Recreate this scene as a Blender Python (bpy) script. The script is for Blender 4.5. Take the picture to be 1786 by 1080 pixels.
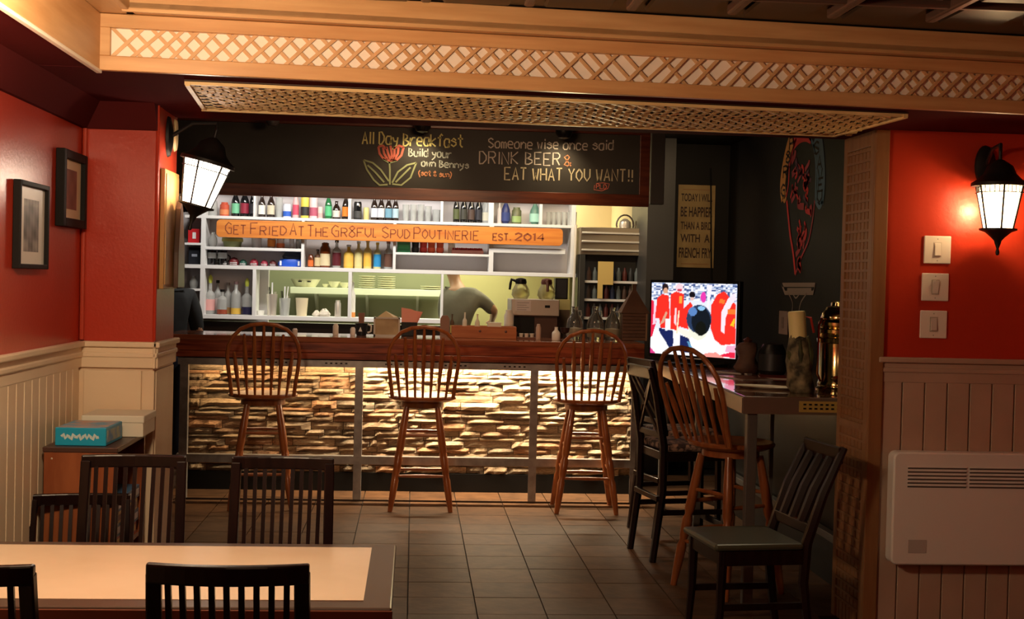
import bpy, bmesh, math, random
from mathutils import Vector, Matrix
for o in list(bpy.data.objects): bpy.data.objects.remove(o)
S = bpy.context.scene
COL = S.collection
rnd = random.Random(7)
# ---------------------------------------------------------------- camera
F_PX, EYE = 2290.0, 1.57
YAW, PITCH, ROLL = 0.0750286, 0.0204695, 0.024
def basis():
    F = Vector((math.sin(YAW)*math.cos(PITCH), math.cos(YAW)*math.cos(PITCH), -math.sin(PITCH)))
    R = Vector((math.cos(YAW), -math.sin(YAW), 0)); U = R.cross(F)
    c, s = math.cos(ROLL), math.sin(ROLL)
    return R*c+U*s, U*c-R*s, F
RC, UC, FC = basis()
cam = bpy.data.cameras.new('camera'); cam_o = bpy.data.objects.new('camera', cam); COL.objects.link(cam_o)
cam.sensor_fit = 'HORIZONTAL'; cam.sensor_width = 36; cam.lens = F_PX/1786*36
cam.clip_start = .05; cam.clip_end = 60
cam_o.matrix_world = Matrix(((RC.x, UC.x, -FC.x, 0), (RC.y, UC.y, -FC.y, 0), (RC.z, UC.z, -FC.z, EYE), (0, 0, 0, 1)))
S.camera = cam_o
# ---------------------------------------------------------------- world, exposure, room lights, added fills
S.view_settings.view_transform = 'Standard'; S.view_settings.look = 'None'
S.view_settings.gamma = 1; S.view_settings.use_curve_mapping = False
S.view_settings.exposure = 0.0
W = bpy.data.worlds.new('world'); S.world = W; W.use_nodes = True
W.node_tree.nodes['Background'].inputs[0].default_value = (.9, .55, .35, 1)
W.node_tree.nodes['Background'].inputs[1].default_value = .012
def area(name, loc, aim, sx, sy, power, col, spread=180):
    l = bpy.data.lights.new(name, 'AREA'); l.shape = 'RECTANGLE'; l.size = sx; l.size_y = sy
    l.energy = power; l.color = col; l.spread = math.radians(spread)
    o = bpy.data.objects.new(name, l); COL.objects.link(o); o.location = loc
    o.rotation_euler = (Vector(aim)-Vector(loc)).to_track_quat('-Z', 'Y').to_euler(); return o
def spot(name, loc, aim, power, col, ang=70, blend=.6, r=.04):
    l = bpy.data.lights.new(name, 'SPOT'); l.energy = power; l.color = col; l.spot_size = math.radians(ang)
    l.spot_blend = blend; l.shadow_soft_size = r
    o = bpy.data.objects.new(name, l); COL.objects.link(o); o.location = loc
    o.rotation_euler = (Vector(aim)-Vector(loc)).to_track_quat('-Z', 'Y').to_euler(); return o
def point(name, loc, power, col, r=.05):
    l = bpy.data.lights.new(name, 'POINT'); l.energy = power; l.color = col; l.shadow_soft_size = r
    o = bpy.data.objects.new(name, l); COL.objects.link(o); o.location = loc; return o
WARM = (1, .62, .33)
point('dining_ceiling_lamp', (-.80, 3.30, 2.12), 92, (1, .74, .47), .12)
area('dining_rear_light', (-.3, .6, 2.5), (-.3, 3.4, 1.2), .6, .6, 5, (1, .60, .34))
def lantern_bulb(n, p, e, c): return point(n, p, e, c, .025)
# strips of light under the bar top
area('bar_strip_light_left', (-1.0, 9.655, .985), (-1.0, 9.72, .3), 1.05, .02, 7, (1, .66, .33))
area('bar_strip_light_middle', (.25, 9.655, .985), (.25, 9.72, .3), 1.2, .02, 46, (1, .80, .52))
area('bar_strip_light_right', (1.25, 9.655, .985), (1.25, 9.72, .3), .7, .02, 34, (1, .80, .52))
area('back_bar_light', (-.6, 10.3, 2.7), (-.6, 11.5, 1.6), 2.2, .25, 42, (1, .93, .84))
area('back_bar_light_right', (1.1, 10.6, 2.7), (.9, 11.5, 1.6), .8, .3, 14, (1, .80, .52))
area('kitchen_light', (-.3, 12.6, 2.7), (-.3, 12.7, 1), 2.4, .5, 44, (.95, 1, .70))
area('kitchen_light_right', (1.0, 12.7, 2.6), (1.0, 12.9, 1), 1.0, .5, 26, (1, .92, .6))
spot('board_spot_left', (.02, 9.20, 2.60), (0, 9.42, 2.30), 13, (1, .72, .42), 110, .9)
spot('board_spot_right', (1.03, 9.20, 2.585), (1.0, 9.42, 2.30), 10, (1, .72, .42), 110, .9)
area('bar_room_ceiling_light', (.3, 7.0, 2.75), (.3, 8.8, 1.0), .5, .5, 19, (1, .56, .30), 130)
spot('added_sign_fill', (1.9, 9.3, 2.72), (2.38, 11.2, 2.0), 34, (1, .70, .40), 60, .8)  # added spot without a fixture, brightens the tan wall sign
spot('side_counter_spot', (2.2, 7.5, 2.7), (1.97, 6.65, 1.2), 26, (1, .80, .50), 50, .8)
spot('added_lattice_fill', (1.0, 8.8, 1.75), (.75, 5.3, 2.3), 32, (1, .80, .42), 58, .9)  # added unseen fill for the woven lattice, no lamp stands there

# ---------------------------------------------------------------- pixel -> point on a plane of the room
def ray(px, py): return RC*((px-893)/F_PX) + UC*(-(py-540)/F_PX) + FC
def onY(px, py, Y): d = ray(px, py); t = Y/d.y; return Vector((d.x*t, Y, EYE+d.z*t))
def onX(px, py, X): d = ray(px, py); t = X/d.x; return Vector((X, d.y*t, EYE+d.z*t))
def onZ(px, py, Z): d = ray(px, py); t = (Z-EYE)/d.z; return Vector((d.x*t, d.y*t, Z))
# ---------------------------------------------------------------- materials
MATS = {}
def pbr(name, col, rough=.5, metal=0, col2=None, scale=4, stretch=(1, 1, 1), bump=0, bscale=None, rndcol=None,
        trans=0, emit=None, estr=0, coat=0, ior=1.45, lo=.35, hi=.65, detail=4, spec=None):
    if name in MATS: return MATS[name]
    m = bpy.data.materials.new(name); m.use_nodes = True; nt = m.node_tree; b = nt.nodes['Principled BSDF']
    N = nt.nodes.new; L = nt.links.new
    b.inputs['Base Color'].default_value = (*col, 1); b.inputs['Roughness'].default_value = rough
    b.inputs['Metallic'].default_value = metal; b.inputs['IOR'].default_value = ior
    b.inputs['Transmission Weight'].default_value = trans; b.inputs['Coat Weight'].default_value = coat
    if spec is not None: b.inputs['Specular IOR Level'].default_value = spec
    if emit: b.inputs['Emission Color'].default_value = (*emit, 1); b.inputs['Emission Strength'].default_value = estr
    if col2 or bump or rndcol:
        tc = N('ShaderNodeTexCoord'); mp = N('ShaderNodeMapping'); L(tc.outputs['Object'], mp.inputs[0])
        mp.inputs['Scale'].default_value = stretch
        oi = N('ShaderNodeObjectInfo')
        ad = N('ShaderNodeVectorMath'); ad.operation = 'ADD'; sc = N('ShaderNodeVectorMath'); sc.operation = 'SCALE'
        cb = N('ShaderNodeCombineXYZ'); L(oi.outputs['Random'], cb.inputs[0]); L(oi.outputs['Random'], cb.inputs[1])
        L(cb.outputs[0], sc.inputs[0]); sc.inputs['Scale'].default_value = 13
        L(mp.outputs[0], ad.inputs[0]); L(sc.outputs[0], ad.inputs[1])
        no = N('ShaderNodeTexNoise'); no.inputs['Scale'].default_value = scale; no.inputs['Detail'].default_value = detail
        L(ad.outputs[0], no.inputs['Vector'])
        src = None
        if col2:
            r = N('ShaderNodeValToRGB'); r.color_ramp.elements[0].position = lo; r.color_ramp.elements[1].position = hi
            r.color_ramp.elements[0].color = (*col, 1); r.color_ramp.elements[1].color = (*col2, 1)
            L(no.outputs['Fac'], r.inputs[0]); src = r.outputs[0]
        if rndcol:
            r2 = N('ShaderNodeValToRGB'); e = r2.color_ramp.elements; r2.color_ramp.interpolation = 'CONSTANT'
            e[0].color = (*rndcol[0], 1); e[0].position = 0; e[1].color = (*rndcol[-1], 1); e[1].position = (len(rndcol)-1)/len(rndcol)
            for i, c in enumerate(rndcol[1:-1], 1):
                q = e.new(i/len(rndcol)); q.color = (*c, 1)
            L(oi.outputs['Random'], r2.inputs[0])
            mx = N('ShaderNodeMix'); mx.data_type = 'RGBA'; mx.blend_type = 'MULTIPLY'; mx.inputs[0].default_value = 1
            if src: L(src, mx.inputs[6])
            else: mx.inputs[6].default_value = (*col, 1)
            L(r2.outputs[0], mx.inputs[7]); src = mx.outputs[2]
        if src: L(src, b.inputs['Base Color'])
        if bump:
            n2 = no
            if bscale:
                n2 = N('ShaderNodeTexNoise'); n2.inputs['Scale'].default_value = bscale; n2.inputs['Detail'].default_value = 5
                L(ad.outputs[0], n2.inputs['Vector'])
            bp = N('ShaderNodeBump'); bp.inputs['Strength'].default_value = bump; bp.inputs['Distance'].default_value = .01
            L(n2.outputs['Fac'], bp.inputs['Height']); L(bp.outputs[0], b.inputs['Normal'])
    MATS[name] = m; return m
def paint_mat(name, rough=.6, emit=0, metal=0):
    if name in MATS: return MATS[name]
    m = bpy.data.materials.new(name); m.use_nodes = True; nt = m.node_tree; b = nt.nodes['Principled BSDF']
    a = nt.nodes.new('ShaderNodeVertexColor'); a.layer_name = 'Col'
    if emit:
        nt.links.new(a.outputs[0], b.inputs['Emission Color']); b.inputs['Emission Strength'].default_value = emit
        b.inputs['Base Color'].default_value = (.01, .01, .01, 1)
    else: nt.links.new(a.outputs[0], b.inputs['Base Color'])
    b.inputs['Roughness'].default_value = rough
    MATS[name] = m; return m
red = pbr('red_wall_paint', (.48, .038, .015), .30, bump=.08, bscale=60)
burg = pbr('burgundy_paint', (.085, .012, .012), .95, spec=.02)
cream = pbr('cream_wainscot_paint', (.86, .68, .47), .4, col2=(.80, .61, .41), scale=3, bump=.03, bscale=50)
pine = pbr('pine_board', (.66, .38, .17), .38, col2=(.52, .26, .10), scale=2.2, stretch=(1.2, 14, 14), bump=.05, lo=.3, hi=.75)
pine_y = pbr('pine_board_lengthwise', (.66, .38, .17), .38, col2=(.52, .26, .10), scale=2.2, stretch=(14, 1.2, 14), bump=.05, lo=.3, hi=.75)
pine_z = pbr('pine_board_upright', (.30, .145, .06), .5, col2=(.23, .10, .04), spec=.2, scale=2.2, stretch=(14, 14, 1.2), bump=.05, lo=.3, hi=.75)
lathm = pbr('pine_lath', (.70, .43, .22), .5, col2=(.60, .34, .15), scale=8)
weave = pbr('woven_lath', (.86, .62, .28), .5, col2=(.74, .48, .20), scale=8)
backw = pbr('off_white_backing', (.90, .80, .68), .6)
darkw = pbr('dark_wall_paint', (.011, .009, .0075), .6, spec=.25, bump=.05, bscale=50)
dgrey = pbr('charcoal_board', (.045, .042, .040), .5)
ceilm = pbr('dark_tin_ceiling', (.020, .016, .015), .35, metal=.3)
ceilr = pbr('brown_tin_rib', (.11, .062, .045), .33, metal=.2)
steel = pbr('galvanized_steel', (.42, .40, .38), .34, .6, col2=(.30, .28, .26), scale=14, bump=.05)
stainless = pbr('stainless_steel', (.66, .60, .52), .35, .6)
barwood = pbr('bar_red_wood', (.32, .075, .030), .25, col2=(.11, .022, .012), scale=2.5, stretch=(1.2, 16, 16), coat=.3)
bowwood = pbr('stool_wood', (.33, .105, .030), .28, col2=(.22, .06, .018), scale=3, stretch=(10, 10, 1.5), coat=.3)
darkwood = pbr('dark_chair_wood', (.014, .005, .004), .28, col2=(.008, .003, .003), scale=5, stretch=(6, 6, 1), spec=.25)
cabwood = pbr('cabinet_wood', (.34, .10, .035), .35, col2=(.24, .06, .02), scale=3, stretch=(8, 8, 1.2))
brown = pbr('dark_brown_laminate', (.07, .03, .02), .4)
black = pbr('black_plastic', (.006, .006, .006), .4, spec=.3)
frameblack = pbr('black_frame', (.010, .008, .007), .6, spec=.15)
blackm = pbr('black_iron', (.010, .008, .008), .5, .2)
white = pbr('white_shelf_paint', (.80, .80, .80), .4)
lilac = pbr('pale_grey_back_panel', (.66, .62, .63), .6)
plate = pbr('switch_white', (.82, .74, .64), .35)
heaterm = pbr('heater_white', (.78, .74, .68), .4)
tile = pbr('slate_floor_tile', (.12, .062, .032), .5, col2=(.08, .042, .023), scale=3, spec=.12, bump=.12, bscale=9,
           rndcol=[(1, 1, 1), (.82, .84, .86), (1.15, 1.08, 1), (.93, .9, .88)])
grout = pbr('grout', (.04, .035, .03), .8, bump=.1, bscale=80)
stone = pbr('ledge_stone', (.60, .46, .30), .8, col2=(.28, .19, .12), scale=9, bump=1.0, bscale=26,
            rndcol=[(1, 1, 1), (.75, .62, .55), (1.15, 1.1, 1), (.62, .62, .62), (1.1, .82, .66), (.85, .8, .75)], lo=.3, hi=.7)
mortar = pbr('mortar_shadow', (.035, .026, .02), .9)
green = pbr('kitchen_green_wall', (.30, .31, .19), .5, bump=.03, bscale=4)
beige = pbr('kitchen_beige_wall', (.62, .48, .27), .6)
chalkm = pbr('chalkboard_slate', (.028, .027, .022), .6, col2=(.055, .05, .04), scale=1.6, detail=6, lo=.45, hi=.8)
tabletop = pbr('cream_laminate', (.74, .58, .42), .22, col2=(.68, .52, .36), scale=3)
tablerim = pbr('table_rim_brown', (.075, .045, .032), .3)
vinyl = pbr('olive_vinyl', (.055, .058, .036), .35)
pattern = pbr('patterned_fabric', (.35, .22, .16), .8, col2=(.05, .03, .03), scale=28, lo=.45, hi=.55)
brass = pbr('polished_brass', (.50, .38, .17), .14, 1)
wax = pbr('candle_wax', (.88, .76, .34), .5)
bark = pbr('candle_bark', (.34, .28, .15), .8, col2=(.04, .035, .02), scale=16, bump=.6, bscale=20)
skin = pbr('skin', (.52, .28, .18), .5)
hairm = pbr('dark_hair', (.05, .025, .015), .6)
blackcloth = pbr('black_cloth', (.010, .012, .014), .8, bump=.2, bscale=14)
greycloth = pbr('grey_cloth', (.22, .20, .16), .8, bump=.2, bscale=14)
glass = pbr('clear_glass', (.93, .97, .95), .04, trans=1, ior=1.3)
glassy = pbr('milky_glass', (.66, .68, .66), .12, trans=.5, ior=1.3)
paper = pbr('paper', (.80, .74, .70), .7)
def litglass(name, col, e, a):
    m = pbr(name, (1, .9, .7), .4, emit=col, estr=e); m.node_tree.nodes['Principled BSDF'].inputs['Alpha'].default_value = a; return m
lampglass = litglass('lit_lantern_glass', (1, .76, .46), 7, .45)
lampglass2 = litglass('lit_white_lantern_glass', (1, .88, .76), 8, .45)
def flat(col, rough=.4, metal=0, trans=0):
    return pbr('plain_%02x%02x%02x_%d%d%d' % (*[int(min(c, 1)*255) for c in col], int(rough*10), int(metal*10), int(trans*10)), col, rough, metal, trans=trans)
# ---------------------------------------------------------------- mesh builder
class MB:
    def __init__(s): s.v = []; s.f = []
    def add(s, vs, fs):
        n = len(s.v); s.v += [tuple(v) for v in vs]; s.f += [tuple(i+n for i in f) for f in fs]; return s
    def box(s, a, b, M=None):
        x0, y0, z0 = a; x1, y1, z1 = b
        vs = [(x0, y0, z0), (x1, y0, z0), (x1, y1, z0), (x0, y1, z0), (x0, y0, z1), (x1, y0, z1), (x1, y1, z1), (x0, y1, z1)]
        if M: vs = [M @ Vector(v) for v in vs]
        return s.add(vs, [(0, 3, 2, 1), (4, 5, 6, 7), (0, 1, 5, 4), (1, 2, 6, 5), (2, 3, 7, 6), (3, 0, 4, 7)])
    def bar(s, p, q, w, t, up=(0, 0, 1)):
        p, q = Vector(p), Vector(q); d = (q-p); L = d.length; d.normalize(); u = Vector(up)
        x = d.cross(u)
        if x.length < 1e-4: x = d.cross(Vector((0, 1, 0)))
        x.normalize(); y = x.cross(d)
        vs = [p+d*l+x*(a*w/2)+y*(b*t/2) for l in (0, L) for a, b in ((-1, -1), (1, -1), (1, 1), (-1, 1))]
        return s.add(vs, [(0, 1, 2, 3), (7, 6, 5, 4), (0, 4, 5, 1), (1, 5, 6, 2), (2, 6, 7, 3), (3, 7, 4, 0)])
    def lathe(s, prof, c=(0, 0, 0), seg=16, M=None):
        vs = []; fs = []; k = len(prof)
        for r, z in prof:
            for i in range(seg):
                a = 2*math.pi*i/seg; vs.append((r*math.cos(a), r*math.sin(a), z))
        for j in range(k-1):
            for i in range(seg):
                i2 = (i+1) % seg; fs.append((j*seg+i, j*seg+i2, (j+1)*seg+i2, (j+1)*seg+i))
        if prof[0][0] > 1e-5: fs.append(tuple(reversed(range(seg))))
        if prof[-1][0] > 1e-5: fs.append(tuple(range((k-1)*seg, k*seg)))
        if M: vs = [M @ Vector(v) for v in vs]
        return s.add([Vector(v)+Vector(c) for v in vs], fs)
    def tube(s, pts, r, seg=8, closed=False):
        pts = [Vector(p) for p in pts]; n = len(pts); rs = r if isinstance(r, (list, tuple)) else [r]*n
        vs = []; fs = []; pn = None
        for i, p in enumerate(pts):
            if closed: t = pts[(i+1) % n]-pts[i-1]
            else: t = pts[min(i+1, n-1)]-pts[max(i-1, 0)]
            t.normalize()
            if pn is None:
                pn = t.cross(Vector((0, 0, 1)))
                if pn.length < .1: pn = t.cross(Vector((0, 1, 0)))
            pn = (pn - t*pn.dot(t)).normalized(); b = t.cross(pn)
            for k in range(seg):
                a = 2*math.pi*k/seg; vs.append(p+(pn*math.cos(a)+b*math.sin(a))*rs[i])
        m = n if closed else n-1
        for i in range(m):
            for k in range(seg):
                k2 = (k+1) % seg; j = (i+1) % n; fs.append((i*seg+k, i*seg+k2, j*seg+k2, j*seg+k))
        if not closed: fs.append(tuple(reversed(range(seg)))); fs.append(tuple(range((n-1)*seg, n*seg)))
        return s.add(vs, fs)
    def prism(s, poly, a, b, axis='y'):
        """polygon in the plane across axis, extruded from a to b"""
        def P(u, v, w): return {'y': (u, w, v), 'x': (w, u, v), 'z': (u, v, w)}[axis]
        n = len(poly); vs = [P(u, v, a) for u, v in poly]+[P(u, v, b) for u, v in poly]
        return s.add(vs, [tuple(range(n)), tuple(reversed(range(n, 2*n)))]+[(i, i+n, (i+1) % n+n, (i+1) % n) for i in range(n)])
    def ribbon(s, pts, w, n=(0, -1, 0)):
        pts = [Vector(p) for p in pts]; n = Vector(n); vs = []; fs = []
        for i, p in enumerate(pts):
            t = (pts[min(i+1, len(pts)-1)]-pts[max(i-1, 0)]).normalized(); q = t.cross(n).normalized()*w/2
            vs += [p-q, p+q]
        for i in range(len(pts)-1): fs.append((2*i, 2*i+1, 2*i+3, 2*i+2))
        return s.add(vs, fs)
    def build(s, name, m, parent=None, smooth=False, bevel=0, off=None, subsurf=0, kind=None, label=None):
        me = bpy.data.meshes.new(name)
        vs = s.v
        if off is not None: vs = [(x-off[0], y-off[1], z-off[2]) for x, y, z in vs]
        me.from_pydata(vs, [], s.f); me.materials.append(m)
        bm = bmesh.new(); bm.from_mesh(me); bmesh.ops.recalc_face_normals(bm, faces=bm.faces); bm.to_mesh(me); bm.free()
        o = bpy.data.objects.new(name, me); COL.objects.link(o)
        if parent: o.parent = parent
        if smooth:
            for p in me.polygons: p.use_smooth = True
            if smooth != 2:
                try: me.set_sharp_from_angle(angle=math.radians(40))
                except Exception: pass
        if bevel:
            b = o.modifiers.new('bevel', 'BEVEL'); b.width = bevel; b.segments = 2; b.limit_method = 'ANGLE'
        if subsurf:
            b = o.modifiers.new('sub', 'SUBSURF'); b.levels = subsurf; b.render_levels = subsurf
        if kind: o['kind'] = kind
        if label: o['label'] = label
        return o
def tag(o, label, cat, group=None):
    o['label'] = label; o['category'] = cat
    if group: o['group'] = group
    return o
def thing(name, label, cat, loc=(0, 0, 0), rz=0, group=None):
    o = bpy.data.objects.new(name, None); COL.objects.link(o); o.location = loc; o.rotation_euler = (0, 0, rz)
    o.empty_display_size = .05; return tag(o, label, cat, group)
def struct(o): o['kind'] = 'structure'; return o
def mesh_copy(src, name, parent, loc, rot=(0, 0, 0), scale=(1, 1, 1)):
    o = bpy.data.objects.new(name, src.data if hasattr(src, 'data') else src); COL.objects.link(o)
    o.parent = parent; o.location = loc; o.rotation_euler = rot; o.scale = scale; return o
def dup(root, loc, rz, label, group=None):
    r = root.copy(); COL.objects.link(r); r.location = loc; r.rotation_euler = (0, 0, rz); r['label'] = label
    if group: r['group'] = group
    for ch in list(root.children):
        c = ch.copy(); COL.objects.link(c); c.parent = r
        for g in list(ch.children):
            d = g.copy(); COL.objects.link(d); d.parent = c
    return r
def canvas(name, w, h, nx, ny, fn, m, parent, M):
    """flat print: grid of vertices coloured by fn(u, v)"""
    vs = [M @ Vector((w*i/nx, 0, h*j/ny)) for j in range(ny+1) for i in range(nx+1)]
    fs = [(j*(nx+1)+i, j*(nx+1)+i+1, (j+1)*(nx+1)+i+1, (j+1)*(nx+1)+i) for j in range(ny) for i in range(nx)]
    me = bpy.data.meshes.new(name); me.from_pydata(vs, [], fs); me.materials.append(m)
    ca = me.color_attributes.new('Col', 'FLOAT_COLOR', 'POINT')
    for j in range(ny+1):
        for i in range(nx+1):
            c = fn(i/nx, j/ny); ca.data[j*(nx+1)+i].color = (*c, 1)
    o = bpy.data.objects.new(name, me); COL.objects.link(o); o.parent = parent; return o
def inpoly(x, y, P):
    r = False; j = len(P)-1
    for i in range(len(P)):
        if (P[i][1] > y) != (P[j][1] > y) and x < (P[j][0]-P[i][0])*(y-P[i][1])/(P[j][1]-P[i][1])+P[i][0]: r = not r
        j = i
    return r
GL = {'A': '02 28 42/14 34', 'B': '02 08 37 36 15 05/15 44 43 22 02', 'C': '47 28 06 04 22 43', 'D': '02 08 28 46 44 22 02', 'E': '48 08 02 42/05 35', 'F': '48 08 02/05 35', 'G': '47 28 06 04 22 42 45 25', 'H': '02 08/42 48/05 45', 'I': '22 28', 'K': '02 08/48 05 42', 'L': '08 02 42', 'N': '02 08 42 48', 'O': '28 06 04 22 44 46 28', 'P': '02 08 38 47 46 35 05', 'R': '02 08 38 47 46 35 05/25 42', 'S': '47 28 07 06 44 43 22 03', 'T': '08 48/28 22', 'U': '08 04 22 44 48', 'V': '08 22 48', 'W': '08 12 26 32 48', 'Y': '08 25 48/25 22', 'a': '46 16 05 03 12 32 44/46 42', 'b': '08 02 32 43 45 36 05', 'c': '45 36 16 05 03 12 32 43', 'd': '48 42/45 36 16 05 03 12 32 44', 'e': '04 44 45 36 16 05 03 12 42', 'f': '47 38 27 22/06 36', 'i': '26 22/27 28', 'k': '08 02/46 04 42', 'l': '28 22', 'm': '02 06/05 16 25 22/25 36 45 42', 'n': '02 06/04 26 45 42', 'o': '26 05 03 12 32 43 45 36 16', 'r': '02 06/04 26 46', 's': '45 26 05 44 43 22 03', 't': '28 23 32 42/06 46', 'u': '06 03 12 32 44/46 42', 'w': '06 12 25 32 46', 'y': '06 14 34/46 32 00', '&': '42 07 28 37 14 03 22 44', '(': '48 26 24 40', ')': '08 26 24 00', '!': '28 24/23 22', '.': '22 23', '8': '28 07 44 43 22 03 04 47 28', '2': '07 28 47 46 02 42', '0': '28 06 04 22 44 46 28', '1': '17 28 22', '4': '32 38 04 44'}
def strokes(mb, text, P0, P1, h, w, jit=.3, smallcaps=False, narrow='Iil!.1'):
    """hand lettering from P0 to P1 (Vectors on the board, baseline), letter height h, stroke w"""
    adv = []
    for c in text: adv.append(.55 if c == ' ' else .45 if c in narrow else .85 if (smallcaps and not c.isupper()) else 1)
    T = sum(adv)-.2; u = (P1-P0); L = u.length; u.normalize(); r = random.Random(text); x = 0
    for c, a in zip(text, adv):
        hh = h
        if smallcaps and c.islower(): c = c.upper(); hh = h*.78
        if c in GL:
            cw = L/T*a*.72; dz = r.uniform(-.04, .04)*h; xo = -.3 if c in narrow else 0
            cw2 = L/T*.72 if c in narrow else cw
            for st in GL[c].split('/'):
                pts = []
                for q in st.split():
                    px = (int(q[0])/4+xo)*cw2+r.uniform(-.05, .05)*cw2*jit; pz = ((int(q[1])-2)/6)*hh+r.uniform(-.05, .05)*h*jit+dz
                    pts.append(P0+u*(x*L/T+px)+Vector((0, 0, pz)))
                mb.ribbon(pts, w)
        x += a
    return mb
def font_text(name, text, m, parent, M, width, height):
    cu = bpy.data.curves.new(name, 'FONT'); cu.body = text; cu.offset = .022; o = bpy.data.objects.new(name, cu); COL.objects.link(o)
    bpy.context.view_layer.update()
    me = bpy.data.meshes.new_from_object(o.evaluated_get(bpy.context.evaluated_depsgraph_get()))
    bpy.data.objects.remove(o); xs = [v.co.x for v in me.vertices]; ys = [v.co.y for v in me.vertices]
    x0, y0 = min(xs), min(ys); sx = width/(max(xs)-x0); sy = height/(max(ys)-y0)
    for v in me.vertices: v.co = M @ Vector(((v.co.x-x0)*sx, 0, (v.co.y-y0)*sy))
    me.materials.clear(); me.materials.append(m); me.name = name
    r = bpy.data.objects.new(name, me); COL.objects.link(r); r.parent = parent; return r
# ================================================================ SETTING
SOF = 2.30; XL = -1.437; YW = 5.80
floor = struct(MB().box((-3.2, -1.2, -.12), (3.6, 14.2, -.012)).build('floor', grout))
T = .3285; tm = MB().box((-.5, -.5, -1), (.5, .5, 0)).build('tile', tile, floor)
tm.modifiers.new('b', 'BEVEL').width = .01
first = True
for i in range(-6, 9):
    for j in range(-5, 12):
        x = .0045+T*(i+.5); y = 6.822+T*(j+.5)
        if x > 2.1 and y < 6.2: continue
        o = tm if first else mesh_copy(tm, 'tile', floor, (0, 0, 0)); first = False
        o.location = (x, y, rnd.uniform(-.0008, .0008)); o.scale = (T-.006, T-.006, .011)
        o.modifiers.clear()
# ceilings
ceil = struct(MB().box((-1.2, -1.2, 2.572), (3.6, 5.4, 2.72)).build('ceiling', ceilm))
for k in range(-4, 12):
    MB().box((.02+k*.36-.018, 2.8, 2.535), (.02+k*.36+.018, 4.6, 2.574)).build('rib', ceilr, ceil, bevel=.008)
for k in range(0, 5):
    MB().box((-.98, 2.95+k*.36-.018, 2.542), (3.4, 2.95+k*.36+.018, 2.574)).build('rib', ceilr, ceil, bevel=.008)
pp = None
for k in range(-4, 11):
    for l in range(0, 5):
        if pp is None: pp = MB().box((-.12, -.12, -.012), (.12, .12, .004)).build('panel', ceilm, ceil, bevel=.01); o = pp
        else:
            o = mesh_copy(pp, 'panel', ceil, (0, 0, 0)); b = o.modifiers.new('b', 'BEVEL'); b.width = .01
        o.location = (.02+k*.36+.18, 2.95+l*.36+.18, 2.567)
struct(MB().box((-3.2, 6.25, 2.80), (3.6, 14.2, 2.9)).build('ceiling_bar', darkw))
# lowered soffit around the dining room
Lb, Rb = Vector((-1.137, 4.777, 0)), Vector((2.90, 5.126, 0))
poly = [(Lb.x, Lb.y+.012), (Rb.x, Rb.y+.012), (3.2, 5.15), (3.2, 6.22), (-1.6, 6.22), (-1.6, 4.777)]
struct(MB().prism([(x, y) for x, y in poly], SOF, 2.85, 'z').build('ceiling_soffit', burg))
struct(MB().box((-1.6, -1.2, SOF), (-1.15, 4.777, 2.85)).build('ceiling_soffit_left', burg))
# walls
wl = struct(MB().box((XL-.12, -1.2, 1.16), (XL, 6.26, 2.6)).build('wall_left', red))
def wainscot_planks(parent, axis, a0, a1, fixed, z0, z1, sgn, w=.098):
    """tongue and groove boards, each its own piece"""
    n = int((a1-a0)/w)
    for i in range(n):
        s0, s1 = a0+i*w+.0035, a0+(i+1)*w-.0035
        m = MB()
        if axis == 'y': m.box((min(fixed, fixed+sgn*.012), s0, z0), (max(fixed, fixed+sgn*.012), s1, z1))
        else: m.box((s0, min(fixed, fixed+sgn*.012), z0), (s1, max(fixed, fixed+sgn*.012), z1))
        m.build('plank', cream, parent, bevel=.003)
wlb = struct(MB().box((XL-.12, -1.2, 0), (XL, 6.26, 1.16)).build('wall_left_wainscot', cream))
wainscot_planks(wlb, 'y', 3.1, 5.8, XL, .1, 1.17, 1)
def cap_y(x, y0, y1, s, name):
    c = MB().box((min(x, x+s*.013), y0, 1.16), (max(x, x+s*.013), y1, 1.25))
    o = struct(c.build(name, cream, bevel=.004))
    MB().box((min(x, x+s*.020), y0, 1.205), (max(x, x+s*.020), y1, 1.228)).build('bead', cream, o, bevel=.006)
    MB().box((min(x, x+s*.030), y0, 1.25), (max(x, x+s*.030), y1, 1.275)).build('cap_moulding', cream, o, bevel=.006); return o
def cap_x(y, x0, x1, name, m=cream):
    o = struct(MB().box((x0, y-.013, 1.16), (x1, y, 1.25)).build(name, m, bevel=.004))
    MB().box((x0, y-.020, 1.205), (x1, y, 1.228)).build('bead', m, o, bevel=.006)
    MB().box((x0, y-.030, 1.25), (x1, y, 1.275)).build('cap_moulding', m, o, bevel=.006); return o
XJ = -1.12
wp = struct(MB().box((-1.6, YW, 1.16), (XJ, 6.26, 2.6)).build('wall_back_left', red))
wpb = struct(MB().box((-1.6, YW+.006, 0), (XJ, 6.26, 1.16)).build('wall_back_left_wainscot', cream))
MB().box((XL+.02, YW-.006, .1), (XJ-.05, YW+.006, 1.15)).build('panel', cream, wpb, bevel=.004)
MB().box((XJ-.045, YW-.012, .0), (XJ+.006, YW+.006, 1.15)).build('corner_board', cream, wpb, bevel=.003)
MB().box((XJ, YW+.03, .1), (XJ+.008, 6.24, 1.15)).build('panel', cream, wpb, bevel=.003)
cap_y(XL, -1.2, YW, 1, 'trim_1'); cap_x(YW, XL, XJ+.02, 'trim_2'); cap_y(XJ, YW-.03, 6.27, 1, 'trim_3')
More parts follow.
